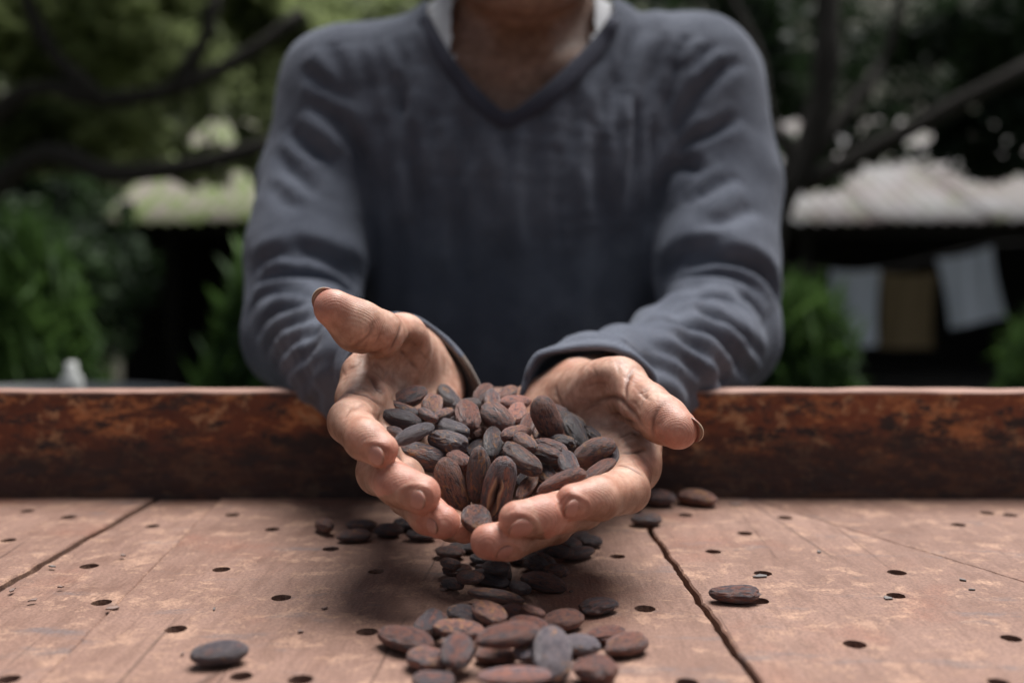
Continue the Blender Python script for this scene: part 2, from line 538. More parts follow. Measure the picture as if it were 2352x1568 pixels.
    return V, Q, dict(palmar=pal, red=red * .62 * np.clip(pal + .2, 0, 1), crease=np.clip(crease, 0, 1)), nails, hit, dict(T=T, J=J, wrist=wrist, fore=fore, elbow=elbow, w0=w0, w1=w1, pn=pn)

def build_nail(body, h, a, n, L, Wd, r, free):
    b = np.cross(a, n)
    ns, nw = 15, 13
    Vv, fr, rim = [], [], []
    rc = max(r, Wd * .56)
    for layer in (0, 1):
        for i in range(ns):
            x = -1 + 2 * i / (ns - 1)
            for j in range(nw):
                y = -1 + 2 * j / (nw - 1)
                # square to rounded outline
                sx = x * math.sqrt(max(0, 1 - .62 * y * y)) if x > 0 else x * math.sqrt(max(0, 1 - .66 * y * y))
                sy = y * math.sqrt(max(0, 1 - .40 * x * x))
                e = max(abs(x), abs(y))
                th = sy * (Wd * .5) / rc
                k = rc * (1 - math.cos(th))
                bow = .10 * L * (sx * .5) ** 2 * 1.2
                p = h + a * (sx * L * .5) + b * (rc * math.sin(th)) - n * (k + bow) + n * ((.0005 if free else .00012) if layer == 0 else -.0007)
                if layer == 0 and e > .99 and not free: p = p - n * .0004
                Vv.append(p); fr.append(np.clip((sx - .66) * 6, 0, 1) if free else np.clip((sx - .80) * 5, 0, .35))
                rim.append(float(e > .99) * (0.0 if (free and sx > .3 and layer == 0) else .85))
    f = []
    o = ns * nw
    for i in range(ns - 1):
        for j in range(nw - 1):
            q = [i * nw + j, (i + 1) * nw + j, (i + 1) * nw + j + 1, i * nw + j + 1]
            f.append(q); f.append([o + x for x in q[::-1]])
    loop = [i * nw for i in range(ns)] + [(ns - 1) * nw + j for j in range(1, nw)] + [i * nw + nw - 1 for i in range(ns - 2, -1, -1)] + [j for j in range(nw - 2, 0, -1)]
    for q, w in zip(loop, loop[1:] + loop[:1]): f.append([q, o + q, o + w, w][::-1])
    me = mesh('fingernail', Vv, f)
    bm = bmesh.new(); bm.from_mesh(me); bmesh.ops.recalc_face_normals(bm, faces=bm.faces); bm.to_mesh(me); bm.free()
    attr(me, 'free', fr); attr(me, 'rim', rim)
    return link('fingernail', me, NAIL, body)
# ------------------------------------------------------------------ person: body, sweater, cuffs, collar, undershirt
def knit_material(name, a, b, dusty=0.0):
    t = NT(name)
    co = t.coord()
    heather = t.noise(900, 3, 0.7, t.coord((1, 1, 3.0)))
    c = t.mix(t.ramp(heather, [(0.35, 0.0), (0.68, 1.0)]), a, b)
    fade = t.ramp(t.noise(16, 4, 0.6, co), [(0.42, 0.0), (0.75, 0.55)])
    c = t.mix(fade, c, tuple(x * 1.5 for x in b))
    if dusty:
        sp = t.ramp(t.noise(260, 4, 0.65, co), [(0.60, 0.0), (0.74, 1.0)])
        c = t.mix(t.math('MULTIPLY', sp, t.math('MULTIPLY', t.attr('dust'), dusty)), c, (0.22, 0.16, 0.115))
    w = t.new('TexWave', wave_type='BANDS', bands_direction='Z'); w.inputs['Scale'].default_value = 260; w.inputs['Distortion'].default_value = 2.5
    w.inputs['Detail'].default_value = 2
    t.t.links.new(co, w.inputs['Vector'])
    h = t.math('ADD', t.math('MULTIPLY', w.outputs['Fac'], 0.5), t.noise(700, 3, 0.7, co))
    return t.set(Base_Color=c, Roughness=0.95, Normal=t.bump(h, 0.0008, 0.7), Specular_IOR_Level=0.1,
                 Sheen_Weight=0.40, Sheen_Roughness=0.35, Sheen_Tint=(0.72, 0.78, 0.9))
KNIT = knit_material('grey_blue_knit', (0.062, 0.068, 0.094), (0.136, 0.148, 0.178), 0.6)
RIB = knit_material('dark_rib_knit', (0.034, 0.035, 0.050), (0.066, 0.068, 0.090))
HEM = knit_material('worn_cuff_inside', (0.085, 0.068, 0.058), (0.23, 0.185, 0.155))
WHITE = knit_material('white_jersey', (0.62, 0.62, 0.64), (0.74, 0.74, 0.75))
t = NT('hair')
HAIR = t.set(Base_Color=(0.012, 0.009, 0.008), Roughness=0.45)

SH_L, SH_R = np.array((-.150, .922, .316)), np.array((.168, .922, .322))
ARM_L = [(SH_L, .054), (P(716, 430, .885), .048), (P(706, 600, .835), .050), (P(694, 772, .792), .0455), (P(800, 838, .665), .038), (P(905, 850, .592), .0335)]
ARM_R = [(SH_R, .056), (P(1648, 430, .885), .054), (P(1644, 600, .835), .054), (P(1656, 772, .792), .047), (P(1500, 862, .670), .040), (P(1345, 905, .595), .036)]
YC = .935
ZT = np.array([-.42, -.10, .02, .12, .22, .29, .335, .365, .392, .41])
AT = np.array([.160, .158, .158, .162, .168, .168, .150, .118, .085, .060])
BT = np.array([.112, .112, .112, .112, .110, .102, .088, .074, .062, .050])

ZD = np.linspace(-.5, .5, 401); _k = np.exp(-np.linspace(-3, 3, 41) ** 2 / 2); _k /= _k.sum()
def _sm(T): return np.convolve(np.pad(np.interp(ZD, ZT, T), 20, 'edge'), _k, 'valid')
AD, BD = _sm(AT), _sm(BT)
def torso(fd, off, k, zmin=-.40):
    sl, p = fd.box((-.26, .75, zmin), (.27, 1.12, .47))
    z = p[..., 2]
    a = np.interp(z, ZD, AD) - off; b = np.interp(z, ZD, BD) - off
    x = (p[..., 0] - .006) / a; y = (p[..., 1] - YC) / b
    e = (np.abs(x) ** 2.3 + np.abs(y) ** 2.3) ** (1 / 2.3)
    d = (e - 1) * np.minimum(a, b) * .95
    d = np.maximum(d, z - (.408 - off)); d = np.maximum(d, (zmin + .02) - z)
    fd.add(sl, d, k)

def clothes_field(off, h, arms=True):
    fd = Field((-.30, .52, -.30), (.31, 1.10, .46), h)
    torso(fd, off, .02, -.28)
    for sh, s in ((SH_L, -1), (SH_R, 1)):
        fd.cone((s * .075 + .006, .935, .338 + .002 * s), sh, .050 - off, .052 - off, .03)
    if arms:
        for arm in (ARM_L, ARM_R):
            af = Field((-.30, .52, -.30), (.31, 1.10, .46), h)
            for (p, r), (q, s) in zip(arm, arm[1:]): af.cone(p, q, r - off, s - off, .006)
            zz = (np.arange(fd.n[2]) * h + fd.lo[2])[None, None, :]
            fd.merge(af, np.clip(.004 + (zz - .20) * .25, .004, .03))
    return fd

def in_poly(u, v, poly):
    r = np.zeros(len(u), bool); n = len(poly)
    for i in range(n):
        (x0, y0), (x1, y1) = poly[i], poly[(i + 1) % n]
        c = ((y0 > v) != (y1 > v)) & (u < (x1 - x0) * (v - y0) / ((y1 - y0) or 1e-9) + x0)
        r ^= c
    return r

def project(V):
    d = V - CAM
    z = d @ FWD
    return 1176 + F * d[:, 0] / z, 784 - F * (d @ UPV) / z

def cut(V, Q, poly, ymax):
    """open the neck: drop the cloth inside the neckline"""
    u, v = project(V)
    m = in_poly(u, v, poly) & (V[:, 1] < ymax)
    Q = Q[~m[Q].any(1)]
    used = np.unique(Q); idx = np.full(len(V), -1); idx[used] = np.arange(len(used))
    return V[used], idx[Q]

person = empty('person', (0, .93, -.80))
tag(person, 'person in a grey-blue V-neck sweater holding out cupped hands full of cocoa beans', 'person')

# body: hands in fine detail, the rest of the figure behind them
Vs, Qs, AT_, off_, NL, INFO = [], [], dict(palmar=[], red=[], crease=[]), 0, [], []
for S in (HAND_L, HAND_R):
    V, Q, at, nails, hit, inf = build_hand(S)
    Vs.append(V); Qs.append(Q + off_); off_ += len(V)
    for k in AT_: AT_[k].append(at[k])
    NL += nails; INFO.append(inf)
bf = Field((-.26, .55, -.40), (.27, 1.10, .66), .0045)
torso(bf, .020, .02)
for arm in (ARM_L, ARM_R):
    for (p, r), (q, s) in zip(arm, arm[1:]): bf.cone(p, q, max(r - .014, .019), max(s - .013, .018), .01)
NX = .009
bf.cone((NX, .945, .33), (NX, .925, .45), .060, .056, .02)                    # neck
for s in (-1, 1):
    bf.cone((NX + s * .045, .94, .365), (NX + s * .12, .94, .318), .026, .028, .03)      # shoulder muscles
    bf.cone((NX + s * .012, .866, .318), (NX + s * .11, .885, .343), .010, .009, .012)   # collar bones
    bf.cone((NX + s * .045, .90, .42), (NX + s * .016, .875, .33), .011, .008, .014)     # neck cords
    bf.cone((NX + s * .058, .90, .435), (NX + s * .022, .842, .383), .020, .018, .02)    # jaw
    bf.ell((NX + s * .076, .925, .475), (.008, .018, .030), k=.006)                      # ears
bf.ell((NX, .915, .505), (.075, .096, .098), k=.02)
bf.ell((NX, .872, .43), (.056, .052, .055), k=.02)
HANDS_HIT = caster(np.vstack(Vs), np.vstack(Qs))
bf.ell((NX, .837, .374), (.023, .018, .017), k=.012)                          # chin
bf.cone((NX, .826, .49), (NX, .806, .462), .008, .012, .012)                  # nose
for dz, r in ((.426, .008), (.412, .009)): bf.cone((NX - .02, .828, dz), (NX + .02, .828, dz), r * .8, r * .8, .008)   # lips
for s in (-1, 1): bf.ell((NX + s * .032, .825, .492), (.014, .012, .011), k=.01, sub=True)
V, Q = bf.mesh(); V = relax(V, Q, 3)
Vs.append(V); Qs.append(Q + off_)
AT_['palmar'].append(np.full(len(V), .12)); AT_['red'].append(np.zeros(len(V))); AT_['crease'].append(np.zeros(len(V)))
me = mesh('body', np.vstack(Vs), np.vstack(Qs))
for k in AT_: attr(me, k, np.concatenate(AT_[k]))
body = link('body', me, SKIN, person)
for n in NL: build_nail(body, *n)
for s in (-1, 1):
    e = bmesh.new(); bmesh.ops.create_uvsphere(e, u_segments=16, v_segments=10, radius=.0115)
    bmesh.ops.translate(e, verts=e.verts, vec=(NX + s * .032, .838, .492))
    m_ = bpy.data.meshes.new('eye'); e.to_mesh(m_); e.free()
    t = NT('eye'); link('eye', m_, t.set(Base_Color=(.35, .33, .31), Roughness=.2), body)
hf = Field((-.11, .78, .43), (.13, 1.05, .64), .004)
hf.ell((NX, .925, .515), (.081, .098, .100), k=.004)
hf.ell((NX, .815, .475), (.075, .058, .085), k=.02, sub=True)
V, Q = hf.mesh(); V = V + vnormals(V, Q) * (vnoise(V, 160) * .003)[:, None]
link('hair', mesh('hair', V, Q), HAIR, person)

# sweater
VNECK = [(986, 30), (1012, 82), (1042, 132), (1090, 192), (1138, 240), (1167, 254), (1200, 236), (1262, 188), (1330, 122), (1372, 74), (1404, 28)]
fd = clothes_field(0, .0034)
V, Q = fd.mesh(); V = relax(V, Q, 6); N = vnormals(V, Q)
hit = caster(V, Q)
GROOVES = [  # depth mm, half-width mm, line
    (5, 6, [(690, 168), (712, 168), (742, 192), (780, 218), (812, 240)]),
    (5, 6, [(708, 229), (743, 264), (778, 308), (802, 340)]),
    (8, 6, [(743, 229), (778, 270), (807, 308), (825, 352), (835, 410)]),
    (6, 7, [(661, 278), (690, 322), (725, 352), (766, 380)]),
    (5, 7, [(640, 337), (667, 390), (702, 425), (726, 460)]),
    (3, 7, [(625, 420), (655, 460), (690, 490)]),
    (4, 6, [(857, 90), (875, 141), (884, 190)]), (4, 6, [(895, 85), (919, 126), (945, 170)]), (4, 7, [(764, 97), (778, 164), (800, 215)]),
    (3, 6, [(815, 90), (835, 150), (850, 210)]), (3, 6, [(935, 80), (965, 130), (990, 180)]),
    (4, 10, [(875, 240), (862, 320), (872, 420), (868, 520)]), (3, 9, [(930, 200), (910, 300), (925, 420)]), (3, 11, [(985, 250), (960, 360), (985, 520)]),
    (3, 11, [(1060, 330), (1040, 450), (1060, 620)]), (3, 8, [(1050, 250), (1070, 330), (1060, 420)]),
    (5, 5, [(1469, 53), (1448, 98), (1436, 142), (1424, 208), (1420, 297), (1424, 400)]),
    (4, 6, [(1534, 80), (1512, 142), (1490, 210)]), (4, 6, [(1420, 150), (1400, 230), (1388, 300)]),
    (6, 5, [(1593, 80), (1564, 113), (1549, 166), (1537, 226), (1525, 282), (1519, 345)]),
    (6, 5, [(1709, 146), (1667, 154), (1629, 190), (1590, 232), (1561, 267), (1540, 312)]),
    (5, 5, [(1640, 100), (1612, 130), (1590, 170)]),
    (5, 5, [(1610, 242), (1570, 285), (1545, 330)]), (6, 5, [(1700, 262), (1644, 300), (1584, 332), (1545, 362)]),
    (8, 6, [(1614, 401), (1578, 380), (1546, 389), (1525, 430), (1512, 490)]),
    (5, 5, [(1495, 250), (1495, 386), (1490, 470)]), (4, 6, [(1460, 220), (1462, 330), (1458, 430)]),
    (4, 9, [(1380, 280), (1372, 400), (1385, 540)]), (3, 10, [(1300, 260), (1290, 380), (1310, 560)]), (3, 10, [(1235, 300), (1225, 430), (1240, 600)]),
    (3, 5, [(1166, 292), (1168, 350), (1166, 430)]), (3, 10, [(1130, 360), (1120, 480), (1135, 640)]),
    (4, 7, [(1690, 400), (1640, 430), (1580, 470)]), (3, 7, [(1740, 470), (1680, 500), (1600, 530)]),
    # left elbow
    (8, 7, [(655, 552), (702, 575), (748, 588), (798, 608), (838, 632)]),
    (7, 7, [(581, 630), (615, 601), (648, 591), (688, 601), (722, 617)]),
    (9, 7, [(559, 702), (581, 661), (621, 641), (665, 638), (715, 645), (765, 658), (812, 675)]),
    (7, 6, [(715, 608), (765, 618), (798, 635), (828, 665)]),
    (5, 5, [(573, 735), (605, 692), (650, 675), (700, 678), (750, 690)]), (5, 5, [(585, 775), (618, 728), (665, 705), (720, 705)]),
    (4, 5, [(603, 815), (640, 762), (690, 738), (730, 735)]), (4, 5, [(625, 850), (665, 795), (712, 770), (745, 765)]),
    (4, 5, [(650, 885), (690, 828), (735, 800), (770, 800)]), (4, 5, [(682, 915), (718, 862), (755, 835), (785, 830)]),
    (4, 5, [(715, 940), (745, 895), (772, 865), (795, 850)]), (4, 5, [(742, 965), (765, 925), (782, 895)]),
    # right elbow
    (7, 7, [(1675, 553), (1625, 571), (1582, 581), (1542, 608), (1520, 632)]),
    (10, 7, [(1793, 706), (1779, 658), (1752, 625), (1709, 605), (1659, 598), (1609, 605), (1558, 628), (1526, 658)]),
    (6, 5, [(1735, 680), (1692, 645), (1642, 638), (1585, 645), (1533, 674)]),
    (6, 5, [(1720, 730), (1672, 688), (1625, 678), (1575, 690), (1530, 712)]),
    (5, 5, [(1758, 745), (1725, 700), (1690, 680)]),
    (6, 6, [(1700, 850), (1659, 795), (1619, 762), (1558, 742), (1510, 745)]), (5, 5, [(1722, 800), (1680, 755), (1635, 730), (1580, 718)]),
    (5, 5, [(1672, 878), (1630, 825), (1580, 790), (1520, 775)]), (5, 5, [(1640, 900), (1600, 850), (1550, 815), (1490, 795)]),
    (4, 5, [(1610, 920), (1575, 875), (1530, 842), (1470, 815)]), (4, 5, [(1752, 840), (1728, 800), (1700, 775)]),
    (4, 5, [(1735, 875), (1705, 840), (1680, 815)]), (4, 5, [(1690, 912), (1660, 880), (1640, 855)]), (4, 5, [(1650, 940), (1625, 910), (1605, 890)]),
    (4, 5, [(1470, 815), (1430, 800), (1390, 800)]),
]
rr = np.random.default_rng(4)
for u0 in range(880, 1490, 34):                            # long vertical drape folds hanging from the shoulders
    if 1040 < u0 < 1300: v0 = rr.uniform(300, 380)
    else: v0 = rr.uniform(150, 240)
    lean = (1176 - u0) * .10 * rr.uniform(.4, 1.2); Lv = rr.uniform(180, 330)
    GROOVES.append((rr.uniform(2.2, 4.2), rr.uniform(4.5, 7), [(u0 + rr.uniform(-8, 8), v0), (u0 + lean * .4 + rr.uniform(-8, 8), v0 + Lv * .45), (u0 + lean, v0 + Lv)]))
disp = np.zeros(len(V))
for dep, sg, px in GROOVES:
    pts = [hit(*p)[0] for p in px]; pts = [p for p in pts if p is not None]
    if len(pts) < 2: continue
    if abs(px[0][0] - 1176) < 300 and px[0][1] > 190: dep *= 1.3
    s = stroke(V, N, pts, 1.0, sg * .78 * MM) * 1.0; w = stroke(V, N, pts, 1.0, sg * 2.3 * MM)
    disp += MM * dep * (1.05 * w - 2.2 * s)
# fine crumples across the sleeves, soft drape on the chest
for arm in (ARM_L, ARM_R):
    pts = np.array([a[0] for a in arm]); D, s = poly_dense(pts, .004)
    d2 = np.full(len(V), 1e9); ti = np.zeros(len(V))
    for q, si in zip(D, s):
        dd = ((V - q) ** 2).sum(1); m = dd < d2; d2[m] = dd[m]; ti[m] = si
    near = (np.sqrt(d2) < .066) & (np.abs(V[:, 0]) > .115)
    L = np.linalg.norm(np.diff(pts, axis=0), axis=1).sum()
    ph = ti * L / .0125 + vnoise(V, 26) * 1.7 + vnoise(V, 9) * 1.5
    amp = np.interp(ti, [0, .45, .62, .8, 1], [.2, .4, 1.2, 1.9, 1.7]) * (0.55 + .45 * vnoise(V, 14))
    disp += np.where(near, np.sin(ph * 2 * np.pi) * amp * MM, 0)
disp += np.where(V[:, 0] ** 2 < .02, np.sin(V[:, 0] * 200 + vnoise(V * np.array((1, 1, .18)), 12) * 3.0) * .0020 * np.clip(.5 + vnoise(V, 11), 0, 1), 0)
disp += (vnoise(V * np.array((1, 1, .22)), 26) * .0032 + vnoise(V, 60) * .0005)
V = V + N * disp[:, None]
V = relax(V, Q, 3, .5)
Vk, Qk = cut(V, Q, VNECK + [(1404, -900), (986, -900)], .955)
me = mesh('sweater', Vk, Qk)
zf = np.clip(1 - (Vk[:, 1] - .56) / .22, 0, 1); attr(me, 'dust', zf)
sweater = link('sweater', me, KNIT, person)
sweater['label'] = 'grey-blue knitted V-neck sweater with crumpled sleeves'
hit_s = caster(V, Q)

# collar band of the neckline
def band(name, inner, outer, back, mat, parent, lift=.0016, thick=.0028):
    A = [hit_s(*p) for p in inner]; B = [hit_s(*p) for p in outer]
    A = [(p, n) for p, n in A]; B = [(p, n) for p, n in B]
    ok = [i for i in range(len(A)) if A[i][0] is not None and B[i][0] is not None]
    a = np.array([A[i][0] + A[i][1] * lift for i in ok]); b = np.array([B[i][0] + B[i][1] * lift for i in ok])
    if back is not None:
        a = np.vstack([a, back[0]]); b = np.vstack([b, back[1]])
    a = poly_dense(np.vstack([a, a[:1]]), .004)[0]; n = len(a)
    b_, s = poly_dense(np.vstack([b, b[:1]]), .001)
    b = b_[np.linspace(0, len(b_) - 1, n).astype(int)]
    mid = (a + b) / 2
    nr = np.cross(np.gradient(a, axis=0), b - a); nr /= np.maximum(np.linalg.norm(nr, axis=1, keepdims=True), 1e-9)
    if nr[n // 4] @ np.array((0, -1, .2)) < 0: nr = -nr
    rows = [a - nr * thick, a, a * .92 + b * .08 + nr * thick * .55, a * .5 + b * .5 + nr * thick * .75, a * .1 + b * .9 + nr * thick * .55, b, b - nr * thick]
    Vv = np.vstack(rows); f = []
    for r in range(len(rows) - 1):
        for i in range(n - 1): f.append([r * n + i, r * n + i + 1, (r + 1) * n + i + 1, (r + 1) * n + i])
    m_ = mesh(name, Vv, f)
    bm = bmesh.new(); bm.from_mesh(m_); bmesh.ops.recalc_face_normals(bm, faces=bm.faces); bm.to_mesh(m_); bm.free()
    attr(m_, 'dust', np.zeros(len(Vv)))
    return link(name, m_, mat, parent)
VIN = [(990, 44), (1014, 88), (1044, 138), (1092, 197), (1140, 246), (1167, 260), (1199, 242), (1260, 194), (1328, 128), (1370, 80), (1398, 42)]
VOUT = [(962, 52), (986, 104), (1014, 158), (1062, 222), (1118, 274), (1167, 296), (1222, 272), (1288, 222), (1356, 156), (1398, 106), (1424, 56)]
back = (np.array([(.098, .955, .398), (.07, .99, .408), (.01, 1.005, .412), (-.05, .99, .408), (-.078, .955, .396)]),
        np.array([(.112, .962, .386), (.085, 1.005, .392), (.01, 1.02, .394), (-.065, 1.005, .392), (-.092, .962, .384)]))
band('collar', VIN, VOUT, back, RIB, sweater)

# cuffs: lofted from the sleeve to a loose open edge
def cuff(S, inf, loop, end, lining):
    lp = np.array([P(*q) for q in loop])
    lp = poly_dense(np.vstack([lp, lp[:1]]), .003)[0][:-1]
    n = len(lp)
    ax = unit(inf['elbow'] - inf['wrist'])
    c1 = lp.mean(0); ec, er = end
    lp = lp + np.outer(vnoise(lp, 60) * .0020 + vnoise(lp, 160) * .0010, ax)
    rad = lp - c1; rad = rad - np.outer(rad @ ax, ax); rad /= np.linalg.norm(rad, axis=1, keepdims=True)
    ring = ec + ax * .012 + rad * (er + .0008)
    rows = []
    for k, s in enumerate(np.linspace(0, 1, 14)):
        q = lp * (1 - s) + ring * s
        w = (np.sin(k * 1.9 + vnoise(q, 25) * 2.5) * .0013 + vnoise(q, 50) * .0016) * math.sin(s * 3.1416) ** .5 + .0016 * math.exp(-((s - .04) / .07) ** 2)
        rows.append(q + rad * np.reshape(w, (-1, 1)))
    th = .0042
    outer = rows[::-1]
    edge = [rows[0] - ax * .0016 - rad * th * .35, rows[0] - ax * .0012 - rad * th * .8]
    inner = [r - rad * th for r in rows[:11]]
    Vv = np.vstack(outer + edge + inner); R = len(outer) + len(edge) + len(inner); f, mi = [], []
    for r in range(R - 1):
        for i in range(n):
            j = (i + 1) % n
            f.append([r * n + i, r * n + j, (r + 1) * n + j, (r + 1) * n + i]); mi.append(0 if r < len(outer) + 1 and not (lining is HEM and r > len(outer) - 5 and .20 < i / n < .46) else 1)
    m_ = mesh('cuff', Vv, f)
    m_.materials.append(KNIT); m_.materials.append(lining); m_.polygons.foreach_set('material_index', mi)
    attr(m_, 'dust', np.ones(len(Vv)))
    o = link('cuff', m_, None, sweater)
    sub = o.modifiers.new('sub', 'SUBSURF'); sub.levels = sub.render_levels = 1
    return o
cuff(HAND_L, INFO[0], [(908, 720, .548), (960, 731, .552), (1010, 764, .554), (1050, 800, .551), (1084, 850, .549), (1108, 904, .548), (1082, 965, .551),
                       (1000, 990, .556), (900, 965, .560), (822, 905, .560), (784, 858, .556), (808, 806, .552), (856, 752, .548)], ARM_L[-1], HEM)
cuff(HAND_R, INFO[1], [(1196, 912, .549), (1209, 858, .551), (1234, 812, .554), (1290, 799, .557), (1345, 794, .558), (1405, 797, .558), (1465, 820, .556),
                       (1508, 868, .552), (1500, 940, .554), (1450, 1000, .560), (1350, 1030, .560), (1255, 1005, .556), (1202, 955, .551)], ARM_R[-1], RIB)

# white undershirt at the sides of the neck
uf = clothes_field(.0055, .005, arms=False)
V, Q = uf.mesh(); V = relax(V, Q, 2)
Q = Q[((np.abs(V[:, 0] - .009) < .105) & (V[:, 2] > .325))[Q].all(1)]
Vu, Qu = cut(V, Q, [(1043, -900), (1041, 60), (1046, 120), (1075, 170), (1125, 225), (1167, 262), (1210, 230), (1280, 175), (1345, 110), (1362, 60), (1364, -900)], .955)
me = mesh('undershirt', Vu, Qu); attr(me, 'dust', np.zeros(len(Vu)))
link('undershirt', me, WHITE, person)
# ------------------------------------------------------------------ table: planks with drilled holes, rim board, legs
def on_plane(u, v, z):
    r = ray(u, v)
    return CAM + r * ((z - CAM[2]) / r[2])

def wood_material(name, seed):
    t = NT(name)
    co = t.coord((1, 1, 1), loc=(seed, seed * .37, 0))
    st = t.coord((1.0, 0.16, 1.0), loc=(seed, seed * .37, 0))          # stretched along the boards
    st2 = t.coord((0.30, 1.0, 1.0), loc=(seed, seed, 0))
    big = t.noise(9, 4, 0.6, co)
    c = t.mix(t.ramp(big, [(0.3, 0.0), (0.7, 1.0)]), (0.22, 0.122, 0.090), (0.33, 0.198, 0.152))
    c = t.mix(t.ramp(t.noise(190, 6, 0.72, st), [(0.36, 0.45), (0.56, 0.0)]), c, (0.13, 0.066, 0.045))
    scuff = t.ramp(t.noise(44, 9, 0.78, co, 0.3), [(0.52, 0.0), (0.60, 0.8)])
    c = t.mix(scuff, c, (0.47, 0.285, 0.20))
    scr = t.ramp(t.noise(130, 8, 0.80, st2, 0.3), [(0.58, 0.0), (0.66, 0.75)])
    c = t.mix(scr, c, (0.54, 0.33, 0.22))
    stain = t.ramp(t.noise(44, 7, 0.72, st2, 0.3), [(0.57, 0.0), (0.66, 0.60)])
    c = t.mix(stain, c, (0.135, 0.125, 0.135))
    red = t.ramp(t.noise(13, 4, 0.6, co), [(0.55, 0.0), (0.70, 0.5)])
    c = t.mix(red, c, (0.28, 0.11, 0.07))
    dots = t.ramp(t.voronoi(170, co), [(0.04, 0.8), (0.075, 0.0)])
    gate = t.ramp(t.noise(30, 2, 0.5, co), [(0.55, 0.0), (0.6, 1.0)])
    c = t.mix(t.math('MULTIPLY', dots, gate), c, (0.055, 0.03, 0.022))
    fibre = t.noise(520, 3, 0.6, st)
    crack = t.ramp(t.voronoi(22, t.coord((1.0, 0.07, 1.0), loc=(seed, 0, 0)), 'DISTANCE_TO_EDGE'), [(0.0, 0.0), (0.012, 1.0)])
    cg = t.ramp(t.noise(7, 2, 0.5, co), [(0.52, 1.0), (0.6, 0.0)])
    crack = t.math('MAXIMUM', crack, cg)
    c = t.mix(t.math('MULTIPLY', t.math('SUBTRACT', 1.0, crack), 0.7), c, (0.05, 0.026, 0.018))
    h = t.math('ADD', t.math('MULTIPLY', fibre, 0.8), t.math('MULTIPLY', t.noise(60, 5, 0.7, co), 0.8))
    h = t.math('ADD', h, t.math('MULTIPLY', scuff, 0.25)); h = t.math('ADD', h, t.math('MULTIPLY', crack, 0.6))
    fine = t.noise(700, 4, 0.75, co)
    c = t.mix(t.ramp(fine, [(0.42, 0.5), (0.55, 0.0)]), c, (0.11, 0.06, 0.045))
    h = t.math('ADD', h, t.math('MULTIPLY', fine, 0.5))
    rough = t.ramp(t.noise(36, 4, 0.6, co), [(0.3, 0.45), (0.7, 0.72)])
    return t.set(Base_Color=c, Roughness=rough, Normal=t.bump(h, 0.0007, 0.8), Specular_IOR_Level=0.35)

def rim_material():
    t = NT('rusty_brown_board')
    co = t.coord()
    st = t.coord((0.5, 1.0, 1.2))
    c = t.mix(t.ramp(t.noise(20, 5, 0.65, st), [(0.35, 0.0), (0.65, 1.0)]), (0.11, 0.035, 0.020), (0.27, 0.085, 0.038))
    c = t.mix(t.ramp(t.noise(60, 7, 0.75, st, 0.3), [(0.50, 0.0), (0.58, 0.95)]), c, (0.50, 0.20, 0.08))
    c = t.mix(t.ramp(t.noise(60, 7, 0.78, co, 0.3), [(0.545, 0.0), (0.60, 0.95)]), c, (0.52, 0.29, 0.15))
    c = t.mix(t.ramp(t.noise(80, 7, 0.8, st), [(0.53, 0.0), (0.58, 0.9)]), c, (0.045, 0.03, 0.03))
    # black damp stain plus painted self-shade rising from the table joint, ragged edge
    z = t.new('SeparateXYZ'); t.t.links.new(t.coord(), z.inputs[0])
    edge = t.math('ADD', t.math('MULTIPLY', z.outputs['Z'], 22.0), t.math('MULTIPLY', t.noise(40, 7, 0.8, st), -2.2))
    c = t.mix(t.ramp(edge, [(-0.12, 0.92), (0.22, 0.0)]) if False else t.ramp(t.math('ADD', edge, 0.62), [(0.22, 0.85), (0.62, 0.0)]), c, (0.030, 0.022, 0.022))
    # bare worn wood along the top edge
    top = t.ramp(t.math('ADD', t.math('MULTIPLY', z.outputs['Z'], 100.0), t.math('ADD', -6.55, t.math('MULTIPLY', t.noise(60, 4, 0.6, st), 0.35))), [(0.42, 0.0), (0.55, 1.0)])
    c = t.mix(top, c, (0.36, 0.21, 0.165))
    h = t.math('ADD', t.noise(70, 6, 0.75, st), t.math('MULTIPLY', t.noise(24, 4, 0.6, co), 1.2))
    return t.set(Base_Color=c, Roughness=0.6, Normal=t.bump(h, 0.003, 0.9), Specular_IOR_Level=0.35)

table = empty('drying_table', (0, .40, -.80))
tag(table, 'weathered reddish-brown wooden drying table with drilled planks and a rusty-brown rim board', 'table')
YF, YB, ZB = .10, .652, -.020
XL, XR = -.80, .80
def edge_line(p0, p1, jit, seed):
    a, b = on_plane(*p0, 0)[:2], on_plane(*p1, 0)[:2]
    ys = np.linspace(YF, YB, 150)
    xs = a[0] + (b[0] - a[0]) * (ys - a[1]) / (b[1] - a[1])
    q = np.stack([xs, ys, np.full_like(ys, seed)], 1)
    return np.stack([xs + vnoise(q, 60) * jit + vnoise(q, 240) * jit * .6, ys], 1)
E1, E2 = ((0, 1345), (330, 1160)), ((85, 1568), (490, 1160))
E4 = ((1500, 1225), (1740, 1568)); E5 = ((1790, 1165), (2352, 1335))
def straight(x, seed):
    ys = np.linspace(YF, YB, 30); return np.stack([np.full_like(ys, x), ys], 1)
GAP = {1: .0017, 2: .0005, 4: .0014, 5: .0011}
def shift(l, dx): return l + np.array((dx, 0))
l1, l2, l4, l5 = edge_line(*E1, .0008, 1), edge_line(*E2, .0005, 2), edge_line(*E4, .0010, 4), edge_line(*E5, .0008, 5)
